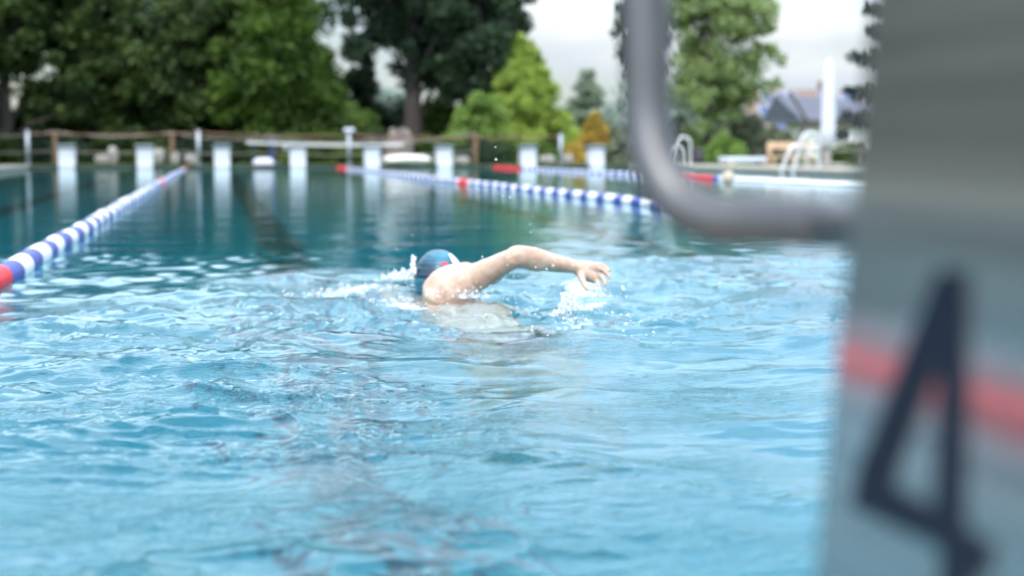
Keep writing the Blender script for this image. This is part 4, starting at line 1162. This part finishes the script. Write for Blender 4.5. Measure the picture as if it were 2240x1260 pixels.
p2_ = body_from(parts2, 'person', M['skin'], .012, 3)
tag(p2_, 'distant blond swimmer whose head alone shows, below the pale platform', 'person')
M['hair'] = simple('blond_hair', (.50, .42, .31), .6, var=.2, scale=30, bump=.003, bscale=60)
hb = MB(); hb.lathe([(.098, -.075), (.104, -.03), (.104, .02), (.092, .06), (.062, .09), (.02, .104)], tuple(b2 + Vector((0, .0, .105))), 24)
hb.build('hair', M['hair'], p2_, True)

# spray and froth around the front swimmer
def drop_mat():
    m, nt = new_mat('bright_spray'); l = nt.links.new
    out = N(nt, 'ShaderNodeOutputMaterial'); b = N(nt, 'ShaderNodeBsdfPrincipled')
    b.inputs['Base Color'].default_value = (.92, .95, .96, 1); b.inputs['Roughness'].default_value = .12; b.inputs['Transmission Weight'].default_value = .35; b.inputs['IOR'].default_value = 1.33
    l(b.outputs[0], out.inputs['Surface']); return m
rg = np.random.default_rng(5)
t_ = (1 + 5 ** .5) / 2
icv = np.array([(-1, t_, 0), (1, t_, 0), (-1, -t_, 0), (1, -t_, 0), (0, -1, t_), (0, 1, t_), (0, -1, -t_), (0, 1, -t_), (t_, 0, -1), (t_, 0, 1), (-t_, 0, -1), (-t_, 0, 1)]) / math.sqrt(1 + t_ * t_)
icf = np.array([(0, 11, 5), (0, 5, 1), (0, 1, 7), (0, 7, 10), (0, 10, 11), (1, 5, 9), (5, 11, 4), (11, 10, 2), (10, 7, 6), (7, 1, 8), (3, 9, 4), (3, 4, 2), (3, 2, 6), (3, 6, 8), (3, 8, 9), (4, 9, 5), (2, 4, 11), (6, 2, 10), (8, 6, 7), (9, 8, 1)])
def spheres(name, P, R3, mat, lb):
    n = len(P)
    V = (P[:, None, :] + icv[None] * R3[:, None, :]).reshape(-1, 3)
    Fq = (icf[None] + (np.arange(n) * 12)[:, None, None]).reshape(-1, 3)
    return tag(np_mesh(name, V, Fq, mat, None, True, 3), lb, 'spray', None, 'stuff')
P = []; R3 = []
def dr(px, py, zc, r, el=1.0):
    P.append(tuple(W(px, py, zc))); R3.append((r, r, r * el))
for px, py, r in [(1085, 349, 4.2), (1099, 430, 3), (1115, 432, 4), (1160, 490, 2.5), (1161, 508, 2.5), (1165, 473, 2), (1084, 322, 2.4), (1150, 455, 1.8), (1170, 545, 2.4), (1208, 548, 2.5),
                  (1172, 585, 3.2), (1196, 589, 3.6), (1210, 581, 3.8), (1253, 581, 3), (1283, 585, 3.2), (1110, 580, 2.4), (903, 515, 2.2), (868, 545, 2.5), (1055, 562, 3), (1190, 572, 2), (1300, 596, 2)]:
    dr(px, py, 4.95, r * .001)
for k in range(26): dr(905 + rg.normal() * 3, 562 + k * 1.4, 5.3, .0035 + .003 * rg.random(), 1.6)
for k in range(320):                                    # crown of spray left of the head
    px = 835 + 75 * rg.random() ** .7; dr(px, 612 - abs(rg.normal()) * 14 * (px - 780) / 130, 5.45 + rg.normal() * .1, .0015 + .0035 * rg.random() ** 2, 1 + rg.random())
for k in range(420):                                   # falling column under the hand
    t = rg.random(); dr(1238 + rg.normal() * (8 + 10 * t) + 6 * math.sin(t * 9), 640 + 90 * t, 4.72 + rg.normal() * .05, .0012 + .0038 * rg.random() ** 2.2, 1 + 1.4 * rg.random())
for k in range(150): dr(1300 + rg.normal() * 22, 638 - abs(rg.normal()) * 12, 5.2 + rg.normal() * .06, .001 + .003 * rg.random() ** 2)
for k in range(160): dr(1030 + rg.normal() * 22, 652 - abs(rg.normal()) * 8, 5.05 + rg.normal() * .05, .001 + .0035 * rg.random() ** 2)
for k in range(260): dr(1000 + 330 * rg.random(), 655 - 60 * rg.random() ** 2, 4.9 + rg.normal() * .15, .0007 + .0018 * rg.random() ** 2)
for k in range(50): dr(930 + rg.random() * 60, 640 + rg.normal() * 6, 5.05, .001 + .003 * rg.random() ** 2)
spheres('spray_droplets', np.array(P), np.array(R3), drop_mat(), 'bright droplets thrown up around the front crawl swimmer')
# froth: bubbles lying on the surface
cx = []; 
for (ax, ay, sx_, sy_, n_) in ((.56, 5.42, .15, .16, 240), (.74, 4.99, .14, .06, 500), (1.30, 5.28, .07, .07, 500), (1.17, 4.74, .05, .08, 450), (.95, 5.0, .07, .05, 250), (.36, 5.35, .12, .12, 350), (1.0, 4.35, .15, .2, 250)):
    q_ = rg.normal(size=(n_, 2)) * np.array([sx_, sy_]) + np.array([ax, ay]); cx.append(q_)
cx = np.concatenate(cx); keep = fbm(cx[:, 0] * 16, cx[:, 1] * 16, 91, 3) > .44; cx = cx[keep]
hz = water_height(cx[:, 0], cx[:, 1]); rad = .0012 + .0045 * rg.random(len(cx)) ** 3
PB = np.stack([cx[:, 0], cx[:, 1], hz + rad * .4 + .012 * rg.random(len(cx)) ** 5], 1)
spheres('froth', PB, np.stack([rad, rad, rad * .8], 1), drop_mat(), 'white froth and bubbles churned up around the swimmer')
